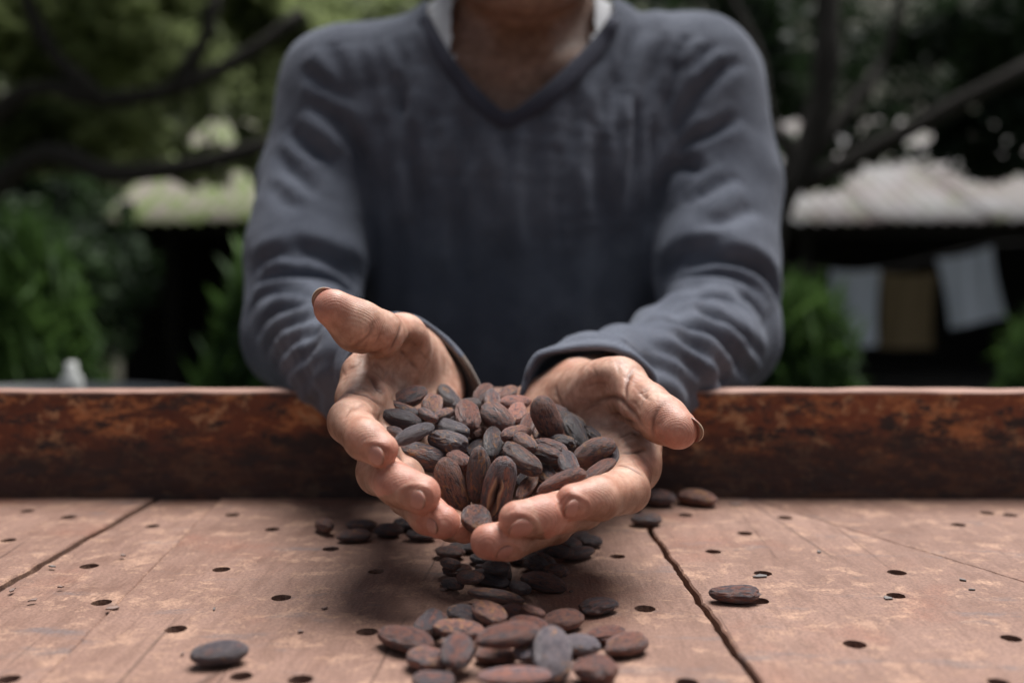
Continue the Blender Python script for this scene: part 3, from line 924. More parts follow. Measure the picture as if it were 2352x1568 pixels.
HOLES = [(62, 1173), (157, 1187), (350, 1203), (626, 1215), (534, 1182), (205, 1294), (508, 1307), (646, 1372), (233, 1377), (404, 1444), (554, 1552), (18, 1552),
         (760, 1260), (864, 1312), (1418, 1277), (1481, 1397), (843, 1450), (1711, 1225), (1972, 1227), (1638, 1267), (1752, 1317), (2060, 1315), (2058, 1368),
         (1743, 1380), (1963, 1480), (2322, 1466), (2202, 1203), (1574, 1183), (1578, 1567), (2320, 1181), (1803, 1189), (2267, 1176), (2295, 1568),
         (1050, 1500), (1250, 1300), (1180, 1420), (930, 1190), (690, 1560), (1140, 1260), (20, 1240), (440, 1235)]
HP = [on_plane(u, v, 0) for u, v in HOLES]
def inside(p, L, R):
    return np.interp(p[1], L[:, 1], L[:, 0]) + .006 < p[0] < np.interp(p[1], R[:, 1], R[:, 0]) - .006
PL = [(straight(XL, 0), shift(l1, -GAP[1]), 0.0), (shift(l1, GAP[1]), shift(l2, -GAP[2]), -.0012), (shift(l2, GAP[2]), shift(l4, -GAP[4]), 0.0),
      (shift(l4, GAP[4]), shift(l5, -GAP[5]), .0002), (shift(l5, GAP[5]), straight(XR, 0), -.0004)]
for i, (L, R, dz) in enumerate(PL):
    bm = bmesh.new()
    ring = np.vstack([L, R[::-1]])
    cen = ring.mean(0)
    ins = .0007
    Li = L + np.array((ins, 0)); Ri = R - np.array((ins, 0))
    top = [bm.verts.new((x, y, dz)) for x, y in np.vstack([Li, Ri[::-1]])]
    mid = [bm.verts.new((x, y, dz - .0009)) for x, y in ring]
    bot = [bm.verts.new((x, y, ZB)) for x, y in ring]
    n = len(top)
    bm.faces.new(top); bm.faces.new(bot[::-1])
    for a in range(n):
        b = (a + 1) % n
        bm.faces.new([top[b], top[a], mid[a], mid[b]]); bm.faces.new([mid[b], mid[a], bot[a], bot[b]])
    bmesh.ops.recalc_face_normals(bm, faces=bm.faces)
    me = bpy.data.meshes.new('plank'); bm.to_mesh(me); bm.free()
    o = link('plank', me, wood_material('weathered_plank', i * 3.7), table, smooth=False)
    # drill the holes
    cb = bmesh.new()
    for p in HP:
        if inside(p, L, R):
            jr = random.uniform(.0039, .0045)
            vs_ = bmesh.ops.create_cone(cb, cap_ends=True, segments=18, radius1=jr, radius2=jr * 1.05, depth=.06)['verts']
            for w in vs_:
                k = 1 + random.uniform(-.05, .05); w.co.x *= k; w.co.y *= k
            bmesh.ops.translate(cb, verts=vs_, vec=(p[0], p[1], 0))
    if len(cb.verts):
        cm = bpy.data.meshes.new('drill'); cb.to_mesh(cm); co_ = bpy.data.objects.new('drill', cm); COL.objects.link(co_)
        co_.parent = table; co_.location = -Vector(table.location)
        md = o.modifiers.new('b', 'BOOLEAN'); md.operation = 'DIFFERENCE'; md.object = co_; md.solver = 'EXACT'
        bpy.context.view_layer.update()
        ev = o.evaluated_get(bpy.context.evaluated_depsgraph_get())
        nm = bpy.data.meshes.new_from_object(ev)
        o.modifiers.clear(); o.data = nm; nm.name = 'plank'
        bpy.data.objects.remove(co_)
    cb.free()

def slab(name, lo, hi, mat, parent, cuts=(1, 1, 1), jit=0.0, freq=30, bev=.0015):
    bm = bmesh.new()
    bmesh.ops.create_cube(bm, size=1)
    s = np.array(hi) - np.array(lo); c = (np.array(hi) + np.array(lo)) / 2
    for v in bm.verts: v.co = Vector(np.array(v.co) * s + c)
    if bev: bmesh.ops.bevel(bm, geom=list(bm.edges), offset=bev, segments=2, affect='EDGES', profile=.6)
    for ax in range(3):
        for k in range(1, cuts[ax]):
            pl = [0, 0, 0]; pl[ax] = 1
            co = [0, 0, 0]; co[ax] = lo[ax] + s[ax] * k / cuts[ax]
            bmesh.ops.bisect_plane(bm, geom=list(bm.verts) + list(bm.edges) + list(bm.faces), plane_co=co, plane_no=pl)
    if jit:
        V = np.array([v.co for v in bm.verts])
        D = np.stack([vnoise(V + k * 7.1, freq) for k in range(3)], 1) * jit
        for v, d in zip(bm.verts, D): v.co += Vector(d)
    me = bpy.data.meshes.new(name); bm.to_mesh(me); bm.free()
    return link(name, me, mat, parent, smooth=False)
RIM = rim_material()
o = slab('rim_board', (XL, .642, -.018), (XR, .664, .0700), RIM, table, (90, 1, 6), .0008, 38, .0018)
o['label'] = 'rusty brown rim board along the back of the table'
FRAME = wood_material('table_frame', 31.0)
slab('cross_beam', (XL + .05, .62, -.085), (XR - .05, .665, -.0205), FRAME, table)
slab('cross_beam', (XL + .05, .14, -.085), (XR - .05, .185, -.0205), FRAME, table)
for x in (XL + .08, XR - .14):
    for y in (.135, .61):
        slab('leg', (x, y, -.80), (x + .06, y + .055, -.086), FRAME, table)
# ------------------------------------------------------------------ cocoa beans
def bean_material():
    t = NT('cocoa_bean')
    oi = t.new('ObjectInfo')
    off = t.new('CombineXYZ')
    for k, m in ((0, 91.0), (1, 57.0), (2, 33.0)): t.t.links.new(t.math('MULTIPLY', oi.outputs['Random'], m), off.inputs[k])
    co = t.coord((1, 1, 1), loc=off.outputs[0]); st = t.coord((0.55, 1.5, 1.5), loc=off.outputs[0])
    rnd = oi.outputs['Random']
    sp = t.new('SeparateColor'); t.t.links.new(oi.outputs['Color'], sp.inputs[0])
    r2 = t.math('FRACT', t.math('MULTIPLY', rnd, 17.3))
    red = t.mix(r2, (0.25, 0.105, 0.078), (0.36, 0.175, 0.135))
    grey = t.mix(r2, (0.115, 0.098, 0.110), (0.18, 0.148, 0.158))
    bal = t.math('ADD', t.noise(1.7, 5, 0.70, st, 0.5), t.math('ADD', t.math('MULTIPLY', t.math('SUBTRACT', rnd, 0.5), 0.16), t.math('MULTIPLY', t.math('SUBTRACT', sp.outputs[0], 0.5), 0.5)))
    c = t.mix(t.ramp(bal, [(0.45, 0.0), (0.54, 1.0)]), red, grey)
    c = t.mix(t.ramp(t.noise(3.4, 6, 0.74, co, 0.4), [(0.50, 0.0), (0.58, 0.85)]), c, (0.072, 0.066, 0.082))
    tan = t.ramp(t.math('ADD', t.noise(2.0, 4, 0.65, co, 0.8), t.math('MULTIPLY', r2, 0.12)), [(0.66, 0.0), (0.72, 0.8)])
    c = t.mix(tan, c, (0.50, 0.25, 0.11))
    pale = t.ramp(t.noise(4.0, 5, 0.7, co, 0.5), [(0.60, 0.0), (0.70, 0.28)])
    c = t.mix(pale, c, (0.42, 0.28, 0.235))
    vein = t.ramp(t.voronoi(2.6, t.coord((0.35, 1.5, 1.5), loc=off.outputs[0]), 'DISTANCE_TO_EDGE'), [(0.0, 0.0), (0.05, 1.0)])
    c = t.mix(t.math('MULTIPLY', t.math('SUBTRACT', 1.0, vein), 0.45), c, (0.085, 0.06, 0.06))
    c = t.mix(t.attr('crack'), c, (0.52, 0.32, 0.20))
    c = t.mix(t.attr('slit'), c, (0.05, 0.025, 0.018))
    br = t.new('VectorMath', operation='SCALE'); t.t.links.new(c, br.inputs[0]); t.t.links.new(t.math('MULTIPLY', sp.outputs[1], 2.0), br.inputs['Scale']); c = br.outputs[0]
    h = t.math('ADD', t.math('MULTIPLY', t.noise(9, 5, 0.7, st, 0.4), 0.9), t.math('MULTIPLY', vein, 0.35))
    h = t.math('ADD', h, t.math('MULTIPLY', t.noise(26, 4, 0.7, co), 0.4))
    rough = t.ramp(t.noise(5, 3, 0.5, co), [(0.3, 0.34), (0.7, 0.52)])
    return t.set(Base_Color=c, Roughness=rough, Normal=t.bump(h, 0.06, 0.55), Specular_IOR_Level=0.5)
BEAN = bean_material()

def bean_mesh(seed, kind='plain'):
    bm = bmesh.new(); bmesh.ops.create_icosphere(bm, subdivisions=5, radius=1)
    V = np.array([v.co for v in bm.verts]); Fc = np.array([[v.index for v in f.verts] for f in bm.faces]); bm.free()
    r = np.random.default_rng(seed)
    S = V.copy()
    x, y, z = V.T
    egg, bend, flat, sq = r.uniform(-.16, .16), r.uniform(-.16, .16), r.uniform(.0, .10), r.uniform(.0, .20)
    prof = (1 - np.abs(x) ** (2.1 + sq * 3)).clip(0) ** .5 / np.sqrt((1 - x * x).clip(1e-4))
    prof = np.where(np.abs(x) > .995, 1, prof) * (1 + egg * x)
    V = np.stack([x, y * prof, z * prof], 1)
    V[:, 1] += bend * (x * x - .35); V[:, 2] += r.uniform(-.14, .14) * (x * x - .35)
    o = r.uniform(0, 20, 3)
    q = S * np.array((.55, 1, 1)) + o
    w = 1 - np.abs(vnoise(q, 3.1)) * 2
    amp = .05 if kind != 'wrinkled' else .12
    d = amp * .5 * w + .045 * vnoise(S + o, 1.7) + .014 * vnoise(q, 8.5) + .009 * vnoise(S + o, 17)
    for k in range(2 if kind == 'plain' else 3):                       # dents
        c = r.normal(size=3); c[0] *= .8; c /= np.linalg.norm(c)
        d -= r.uniform(.03, .10) * np.exp(-((S - c) ** 2).sum(1) / r.uniform(.06, .22))
    ridge = np.exp(-((np.arctan2(S[:, 2], S[:, 1]) - r.uniform(-1.5, 1.5)) / .09) ** 2) * (1 - x ** 4)
    d += (.05 if kind == 'wrinkled' else .025) * ridge
    crack = np.zeros(len(V)); slit = np.zeros(len(V))
    if kind == 'cracked':                                              # shell burst open along the face
        wdt = .17 * np.clip(1.15 - ((x - .2) / .72) ** 2, .12, 1)
        s = (S[:, 1] + .10 + .20 * x * x + .05 * np.sin(x * 9)) / wdt
        on = np.clip(1.6 - (np.abs(x - .2) / .5) ** 2, 0, 1) * np.clip(S[:, 2] * 3, 0, 1)
        g = np.exp(-s ** 4) * on
        lip = np.exp(-((np.abs(s) - 1.55) / .5) ** 2) * on
        d += .17 * lip * (1 + .4 * np.sign(s)) - .75 * g
        crack = np.clip(lip * 1.2, 0, 1); slit = g
    if kind == 'shrivelled':                                           # folded in on itself
        s = (S[:, 1] - .1 - .35 * np.sin(x * 2.4)) / .20
        g = np.exp(-s ** 2) * np.clip(1.3 - (x / .8) ** 2, 0, 1) * (S[:, 2] > -.1)
        d -= .50 * g; d += .16 * np.exp(-((s - 2.0) / .7) ** 2); d += .10 * vnoise(S + o, 2.6)
    V = V + S * d[:, None]
    lo, hi = V.min(0), V.max(0)
    V = (V - (lo + hi) / 2) / ((hi - lo) / 2)
    me = mesh('cocoa_bean', V, Fc); attr(me, 'crack', crack); attr(me, 'slit', slit)
    me.materials.append(BEAN); me.polygons.foreach_set('use_smooth', np.ones(len(me.polygons), bool))
    return me
PLAIN = [bean_mesh(s) for s in range(9)]
WRINK = [bean_mesh(40 + s, 'wrinkled') for s in range(5)]
CRACKED, SHRIV, SHRIV2 = bean_mesh(70, 'cracked'), bean_mesh(80, 'shrivelled'), bean_mesh(83, 'shrivelled')

SPH = np.array([(math.cos(a) * math.sqrt(1 - z * z), math.sin(a) * math.sqrt(1 - z * z), z) for z in np.linspace(-.95, .95, 11) for a in np.linspace(0, 6.283, 13)[:-1]])
SOLIDS = []          # (centre, axes rows, half sizes)
def clash(c, A, R, among, tol=.90):
    pts = c + (SPH * R) @ A
    for c2, A2, R2 in among:
        if np.linalg.norm(c - c2) > R.max() + R2.max(): continue
        if (np.linalg.norm(((pts - c2) @ A2.T) / R2, axis=1) < tol).any(): return True
        p2 = c2 + (SPH * R2) @ A2
        if (np.linalg.norm(((p2 - c) @ A.T) / R, axis=1) < tol).any(): return True
    return False

def facing(p1, p2, w, Y, nominal, thick=None, tilt=1):
    """centre, axes, half sizes of a bean seen with its ends at p1, p2 and w px across"""
    a, b = P(*p1, Y), P(*p2, Y)
    c = (a + b) / 2; e = b - a; Li = np.linalg.norm(e); d = e / Li
    view = unit(c - CAM)
    L = max(Li, nominal)
    W = w * Y / F
    if Li < L * .97:
        k = max(math.sqrt(max(Li * Li - W * W * .35, 1e-9)) / L, .42)
        s = math.sqrt(1 - k * k) * tilt
        low = d if p2[1] >= p1[1] else -d                # the lower end lies nearer
        ax = unit(low * k - view * s)
    else: ax = d
    T = thick if thick else min(W * .86, .0092)
    up = unit(np.cross(ax, np.cross(-view, ax)))         # face towards the viewer
    side = np.cross(up, ax)
    return c, np.stack([ax, side, up]), np.array((L / 2, W / 2, max(T, .0055) / 2))

def put_bean(me, c, A, R, label, group, name='cocoa_bean'):
    o = bpy.data.objects.new(name, me); COL.objects.link(o)
    M = Matrix(((A[0][0], A[1][0], A[2][0]), (A[0][1], A[1][1], A[2][1]), (A[0][2], A[1][2], A[2][2])))
    o.matrix_world = Matrix.Translation(Vector(c)) @ M.to_4x4() @ Matrix.Diagonal((*R, 1.0))
    rr_ = np.random.default_rng(int(abs(c[0]) * 1e6) % 99991); o.color = (rr_.uniform(.22, .78), rr_.uniform(.30, .52), 0, 1)
    for key, rgb in (('black', (.9, .26, 0, 1)), ('pale grey', (1, .72, 0, 1)), ('slate', (.95, .48, 0, 1)), ('copper', (.2, .50, 0, 1)), ('pinkish', (.15, .85, 0, 1)), ('reddish', (.2, .40, 0, 1)), ('red', (.15, .40, 0, 1)),
                     ('grey-mauve', (.7, .5, 0, 1)), ('dark', (.5, .30, 0, 1)), ('dusky', (.6, .4, 0, 1)), ('pale-backed', (.4, .75, 0, 1))):  # 'dark' also paints the shade under the hands into that pile's beans
        if key in label and label not in (D1,): o.color = rgb; break
    return tag(o, label, 'cocoa bean', group)

# --- heap in the hands: ends and width, front beans first (plate coordinates, 4 to a pixel of the 2352 view)
G1 = 'cocoa beans heaped in the cupped hands'
D1 = 'cocoa bean only glimpsed between the others deep in the held heap'
B_HAND = [
    (915, 1410, 1085, 1220, 300, 0, 0, 'dark round cocoa bean seen end-on between the touching fingertips'),
    (1262, 752, 1128, 1312, 285, 'c', 0, 'cocoa bean with a burst open shell at the front of the heap in the hands'),
    (672, 768, 868, 1250, 268, 1, 0, 'large blue-grey cocoa bean with orange patches beside the middle fingertip'),
    (1042, 650, 985, 1145, 215, 2, 0, 'slender cocoa bean with orange streaks beside the burst open bean'),
    (1390, 1110, 1540, 905, 138, 3, 0, 'small grey cocoa bean above the gap between the fingertips'),
    (1560, 1055, 1985, 880, 165, 4, 0, 'long narrow curved cocoa bean lying along the index finger'),
    (265, 675, 712, 800, 240, 5, 0, 'large smooth grey-mauve cocoa bean touching the index fingertip under the raised thumb'),
    (1150, 485, 1155, 762, 195, 6, 1, 'dark grey cocoa bean standing upright in the middle of the heap'),
    (1245, 640, 1572, 890, 205, 7, 0, 'plump cocoa bean sloping down from the upright dark grey one'),
    (1590, 850, 1710, 960, 155, 'w', 0, 'short wrinkled cocoa bean tucked behind the long narrow curved one'),
    (1795, 715, 1890, 905, 175, 8, 0, 'pointed cocoa bean propped up on the long narrow curved one'),
    (1885, 800, 2250, 600, 232, 0, 0, 'plump cocoa bean with a blue-grey tip in front of the bare palm'),
    (1990, 955, 2262, 765, 132, 1, 0, 'thin reddish cocoa bean wedged under the plump blue-tipped one'),
    (2235, 610, 2262, 800, 112, 2, 1, 'cocoa bean mostly hidden behind the plump blue-tipped one'),
    (1505, 680, 1775, 745, 165, 'w', 0, 'wrinkled cocoa bean above the short one tucked behind the long curved bean'),
    (1535, 610, 1822, 700, 150, 'w', 0, 'wrinkled cocoa bean overlapped by another wrinkled one in the heap middle'),
    (1660, 590, 1895, 640, 158, 'w', 0, 'wrinkled cocoa bean lying below the nearly black one'),
    (730, 720, 915, 835, 180, 'w', 0, 'wrinkled cocoa bean between the orange-patched and the slender streaked ones'),
    (945, 690, 1040, 605, 115, 3, 1, 'small cocoa bean end peeping out above the slender streaked one'),
    (1825, 372, 1995, 650, 172, 'w', 0, 'nearly black wrinkled cocoa bean beside the bare palm'),
    (915, 600, 1062, 598, 100, 4, 1, 'small cocoa bean lying behind the upright dark grey one'),
    (545, 560, 922, 655, 212, 'w', 0, 'broad wrinkled slate-grey cocoa bean on the thumb-up hand side of the heap'),
    (1342, 540, 1525, 675, 152, 5, 0, 'cocoa bean with a pointed end above the sloping plump one'),
    (1225, 560, 1482, 500, 152, 6, 0, 'short cocoa bean lying level below the big copper-brown one'),
    (255, 600, 590, 450, 142, 7, 0, 'slim cocoa bean slanting up above the large smooth grey-mauve one'),
    (930, 525, 1108, 508, 118, 'w', 0, 'small wrinkled cocoa bean under the ridged grey one'),
    (590, 450, 922, 545, 192, 8, 0, 'broad cocoa bean lying behind the wrinkled slate-grey one'),
    (155, 490, 335, 560, 125, 0, 0, 'small cocoa bean pressed against the index finger under the raised thumb'),
    (1548, 200, 1728, 560, 250, 1, 0, 'long plump red-brown cocoa bean standing up at the top of the heap'),
    (1970, 485, 2122, 560, 112, 'w', 0, 'small wrinkled cocoa bean lying on the bare palm behind the nearly black one'),
    (1540, 465, 1610, 600, 120, 2, 0, 0),
    (1050, 275, 1325, 480, 232, 3, 0, 'big copper-brown cocoa bean at the top centre of the heap'),
    (878, 222, 945, 490, 222, 'w', 0, 'grey cocoa bean with a sharp ridge beside the big copper-brown one'),
    (110, 345, 482, 455, 192, 4, 0, 'plump cocoa bean resting against the palm of the thumb-up hand'),
    (1500, 340, 1425, 555, 135, 5, 0, 'cocoa bean wedged beside the long plump red-brown standing one'),
    (1755, 345, 1985, 460, 122, 6, 0, 'cocoa bean lying on the palm above the nearly black wrinkled one'),
    (155, 240, 555, 405, 115, 7, 0, 'long slim cocoa bean lying parallel behind the plump one at the thumb-up palm'),
    (480, 320, 622, 405, 105, 8, 0, 0),
    (635, 365, 775, 325, 105, 0, 0, 0),
    (720, 395, 810, 378, 80, 1, 1, 0),
    (1405, 275, 1320, 415, 165, 2, 0, 'rounded cocoa bean in front of the pale pinkish one'),
    (785, 285, 1035, 255, 135, 3, 0, 'cocoa bean half hidden behind the ridged grey one'),
    (1215, 260, 1500, 235, 145, 4, 0, 'pale pinkish cocoa bean at the back of the heap'),
    (1690, 290, 1790, 325, 90, 5, 1, 0),
    (235, 250, 528, 135, 182, 6, 0, 'topmost cocoa bean on the thumb-up palm side of the heap'),
    (612, 165, 565, 350, 190, 7, 0, 'rounded cocoa bean next to the topmost one on the thumb-up palm side'),
    (655, 105, 830, 290, 150, 8, 0, 'cocoa bean tilting in front of the tan cuff edge'),
    (1128, 138, 1152, 295, 150, 0, 0, 'short cocoa bean standing at the back between the two hands'),
    (1118, 78, 990, 240, 140, 1, 0, 'cocoa bean touching the tan cuff edge at the back of the heap'),
    (1210, 195, 1350, 125, 132, 2, 0, 'hindmost cocoa bean of the heap, beside the bare wrist'),
    # only glimpsed between the others
    (1400, 960, 1480, 900, 110, 3, 1, 0), (1180, 700, 1290, 820, 150, 4, 1, 0), (820, 850, 960, 900, 150, 5, 1, 0), (1640, 720, 1780, 850, 150, 6, 1, 0),
    (1330, 700, 1450, 780, 150, 7, 1, 0), (560, 720, 760, 660, 150, 8, 1, 0), (1480, 780, 1600, 860, 150, 0, 1, 0), (640, 560, 760, 480, 150, 1, 1, 0),
    (1000, 380, 1150, 420, 150, 2, 1, 0), (1380, 420, 1500, 480, 150, 3, 1, 0), (1600, 520, 1720, 600, 150, 4, 1, 0), (420, 330, 560, 420, 140, 5, 1, 0),
    (1180, 900, 1260, 1050, 160, 6, 1, 0), (1000, 1080, 1060, 1200, 150, 7, 1, 0), (1500, 1000, 1620, 1080, 140, 8, 1, 0), (1780, 860, 1900, 950, 140, 0, 1, 0),
    (1900, 700, 2020, 780, 140, 1, 1, 0), (360, 480, 480, 560, 140, 2, 1, 0), (860, 700, 960, 800, 140, 3, 1, 0), (1240, 380, 1340, 440, 140, 4, 1, 0),
]
placed = []
for wi in reversed(range(len(B_HAND))):                   # from the palms outwards, each bean resting on those behind it
    x1, y1, x2, y2, w, kind, deep, lab = B_HAND[wi]
    p1, p2 = (845.3 + .25 * x1, 863.7 + .25 * y1), (845.3 + .25 * x2, 863.7 + .25 * y2)
    uc, vc = (p1[0] + p2[0]) / 2, (p1[1] + p2[1]) / 2
    Y = np.interp(vc, [890, 1190], [.525, .425]) + .012 * deep
    hp = HANDS_HIT(uc, vc)[0]
    if hp is not None and hp[1] > .435: Y = min(Y, hp[1] - .0055)
    nom = .0205 + .003 * ((wi * 37) % 11 / 11 - .4)
    for step in range(90):
        c, A, R = facing(p1, p2, w * .25 * 1.05, Y, nom, tilt=1); R = R * np.array((1.07, 1, 1))
        if not clash(c, A, R, SOLIDS, .86): break
        Y -= .001
    if deep and Y < np.interp(vc, [890, 1190], [.47, .40]): continue
    SOLIDS.append((c, A, R))
    me = CRACKED if kind == 'c' else WRINK[wi % 5] if kind == 'w' else PLAIN[kind]
    put_bean(me, c, A, R, lab if lab else D1, G1)
print('heap depth', min(c[1] for c, A, R in SOLIDS), max(c[1] for c, A, R in SOLIDS), len(SOLIDS))

# --- beans on the table
TAB = []
def table_bean(p1, p2, w, me, label, group, z=None, name='cocoa_bean'):
    nom = .021
    d0 = on_plane((p1[0] + p2[0]) / 2, (p1[1] + p2[1]) / 2, .005)
    h = w * d0[1] / F
    T = float(np.clip(h * .86, .0055, .0098)); zc = z if z else T / 2 + .0004
    a, b = on_plane(*p1, zc), on_plane(*p2, zc)
    L = np.linalg.norm(b - a)
    if .012 <= L <= .0265:
        ax = (b - a) / L; c = (a + b) / 2
        up = np.array((0, 0, 1.)); side = np.cross(up, ax)
        A = np.stack([ax, side, up]); R = np.array((L / 2 * 1.04, max(h * .68, .0060), T / 2 * 1.08))
    else:
        c, A, R = facing(p1, p2, w, (a[1] + b[1]) / 2, nom if L < .012 else .022, tilt=1)
        ext = np.sqrt(((A * R[:, None])[:, 2] ** 2).sum())
        c = on_plane((p1[0] + p2[0]) / 2, (p1[1] + p2[1]) / 2, max(ext, zc))
    for k in range(45):                                   # settle on whatever lies underneath, nearer along the line of sight
        if not clash(c, A, R, TAB, .92): break
        c = c + (CAM - c) / np.linalg.norm(CAM - c) * .0012
    TAB.append((c, A, R))
    return put_bean(me, c, A, R, label, group, name)
def Z6(x, y): return (826.9 + .2969 * x, 1231.2 + .2969 * y)
G2, G3, G4 = 'cocoa beans spilled in a small pile at the front of the table', 'cocoa beans in the shaded pile under the hands', 'cocoa beans scattered beside the shaded pile'
D2, D3 = 'dried cocoa bean in the small spilled pile at the front of the table', 'dark cocoa bean in the shaded pile on the table below the hands'
FRONT = [
    (165, 740, 555, 850, 205, 0, 'large flat cocoa bean at the edge of the spilled front pile beside a drilled hole'),
    (375, 910, 672, 990, 185, 1, 'pointed cocoa bean in front of the large flat one at the pile edge'), (680, 995, 820, 790, 265, 2, 'broad round cocoa bean in the spilled front pile'), (905, 895, 1212, 930, 118, 3, 'thin cocoa bean lying below the big reddish pointed one'),
    (1235, 940, 1375, 830, 150, 4, 'small cocoa bean tucked behind the pale grey egg-shaped one'), (1765, 790, 2042, 730, 120, 'w', 'small wrinkled cocoa bean beside the two reddish ones on the table'),
    (1915, 875, 2202, 790, 178, 5, 'plump reddish cocoa bean at the edge of the spilled front pile'),
    (1605, 800, 1830, 880, 165, 6, 'cocoa bean between the pale grey egg-shaped one and the plump reddish one'), (1425, 665, 1725, 620, 178, 7, 'smooth red cocoa bean next to the dark crinkled one on the table'),
    (1712, 565, 1972, 505, 132, 'w', 'dark crinkled cocoa bean lying apart beside a drilled hole'),
    (500, 750, 600, 600, 180, 8, 'cocoa bean behind the large flat one at the pile edge'), (585, 690, 958, 750, 165, 0, 'long cocoa bean lying level behind the broad round one'), (685, 565, 1015, 665, 150, 1, 'cocoa bean slanting behind the long level one in the front pile'), (925, 530, 1085, 655, 150, 2, 'cocoa bean at the back of the front pile, touching the shaded crosswise one'),
    (1095, 560, 1295, 610, 120, 3, 'cocoa bean behind the big reddish pointed one'), (1260, 560, 1412, 610, 95, 'w', 'small wrinkled cocoa bean behind the smooth red one'), (1180, 640, 1425, 715, 120, 4, 'cocoa bean squeezed between the big pointed one and the smooth red one'),
    (915, 800, 1372, 725, 195, 5, 'big reddish cocoa bean with a pointed end on top of the spilled front pile'),
    (1478, 720, 1500, 1105, 310, 6, 'pale grey egg-shaped cocoa bean leaning on the spilled front pile'),
    (1645, 1010, 1995, 1050, 225, 's', 'shrivelled folded cocoa bean at the front of the spilled pile'),
    (920, 1085, 1475, 1075, 155, 7, 'pale-backed cocoa bean lying crosswise in front of the spilled pile'), (405, 1120, 725, 1125, 160, 8, 'cocoa bean lying in front of the pointed one at the pile edge'),
]
for i, (x1, y1, x2, y2, w, k, lab) in enumerate(FRONT):
    me = SHRIV if k == 's' else WRINK[i % 5] if k == 'w' else PLAIN[k]
    table_bean(Z6(x1, y1), Z6(x2, y2), w * .2969, me, lab or D2, G2)
SHADE = [
    (830, 425, 1275, 495, 110, 0), (1155, 380, 1310, 420, 110, 1), (1240, 310, 1605, 395, 155, 2), (885, 275, 1135, 375, 120, 3), (625, 350, 800, 375, 100, 4),
    (640, 270, 865, 255, 95, 'w'), (620, 195, 765, 225, 90, 5), (590, 110, 805, 135, 90, 6), (860, 150, 1055, 185, 95, 7), (900, 235, 1035, 255, 60, 'w'),
    (1105, 190, 1135, 335, 105, 8), (1285, 170, 1480, 255, 165, 's'), (1335, 55, 1425, 160, 130, 0), (1480, 95, 1615, 145, 90, 1), (1565, 155, 1795, 100, 105, 2),
    (1525, 35, 1705, 65, 95, 3), (1735, 15, 1840, 55, 80, 4), (1480, 235, 1550, 290, 80, 'w'), (700, 60, 900, 90, 90, 5), (1000, 90, 1180, 130, 95, 6), (1150, 40, 1330, 70, 95, 7),
    (760, 300, 930, 330, 100, 8), (1000, 210, 1100, 270, 100, 0), (1180, 130, 1300, 190, 100, 1), (1420, 20, 1560, 0, 90, 2), (1640, 10, 1740, -25, 90, 3),
]
for i, (x1, y1, x2, y2, w, k) in enumerate(SHADE):
    me = SHRIV2 if k == 's' else WRINK[i % 5] if k == 'w' else PLAIN[k]
    table_bean(Z6(x1, y1), Z6(x2, y2), w * .2969, me, 'shrivelled shade-darkened cocoa bean in the shaded pile below the hands' if k == 's' else D3, G3)
for i, (a, b, w, k, lab) in enumerate([
    ((438, 1506), (569, 1491), 60, 0, 'lone flat grey cocoa bean on the plank between two seams'),
    ((1631, 1363), (1746, 1363), 46, 'w', 'lone upturned cocoa bean with a hollow top beside the long plank crack'),
    ((1450, 1193), (1520, 1193), 30, 1, 'lone dark cocoa bean at the end of the long plank crack'),
    ((1484, 1141), (1552, 1146), 44, 2, 'dusky cocoa bean against the rim board, nearer the hands'),
    ((1560, 1136), (1645, 1148), 44, 3, 'reddish pointed cocoa bean against the rim board'),
    ((724, 1205), (764, 1206), 36, 4, 'round dark cocoa bean farthest out from the shaded group'),
    ((774, 1231), (852, 1227), 32, 5, None), ((795, 1206), (865, 1206), 26, 6, None), ((858, 1216), (925, 1217), 36, 7, None),
    ((905, 1200), (962, 1208), 30, 8, None), ((934, 1226), (1004, 1229), 28, 0, None), ((960, 1205), (1010, 1212), 26, 1, None)]):
    me = WRINK[i % 5] if k == 'w' else PLAIN[k]
    table_bean(a, b, w, me, lab or 'dark cocoa bean in the loose shaded group between the hands and the rim board', G4)

# --- shell flakes and crumbs on the planks
t = NT('shell_flake'); co = t.coord()
FLK = t.set(Base_Color=t.mix(t.noise(160, 3, .6, co), (0.10, 0.075, 0.07), (0.30, 0.20, 0.165)), Roughness=.7)
t = NT('grey_flake'); FLK2 = t.set(Base_Color=t.mix(t.noise(200, 3, .6, t.coord()), (0.11, 0.10, 0.10), (0.21, 0.19, 0.18)), Roughness=.75)
FL = [(258, 1395, 12, 0), (222, 1394, 9, 1), (345 * .8 + 5, 1274, 9, 0), (207, 1289, 14, 1), (28, 1353, 8, 0), (10, 1370, 9, 0), (72, 1377, 8, 0), (185, 1378, 8, 0), (140, 1346, 7, 0),
      (100, 1310, 9, 1), (120, 1298, 8, 1), (196, 1338, 8, 0), (492, 1396, 5, 1), (850, 1393, 6, 0), (745, 1545 - 150, 5, 0), (1630, 1268, 10, 1), (1745, 1322, 12, 1), (2050, 1316, 8, 1),
      (2040, 1372, 9, 1), (2345, 1372, 14, 1), (2210, 1330, 9, 1), (2335, 1440, 10, 1), (1880, 1265, 9, 1), (2160, 1272, 9, 1), (1310, 1356, 5, 0), (1000, 1345, 11, 0), (1020, 1352, 9, 0),
      (1400, 1481, 8, 0), (1690, 1157, 16, 0), (180, 1490, 8, 0), (420, 1500, 4, 0), (1800, 1403, 5, 0), (690, 1448, 5, 0), (760, 1475, 5, 0), (2230, 1352, 6, 1), (305, 1398, 4, 0)]
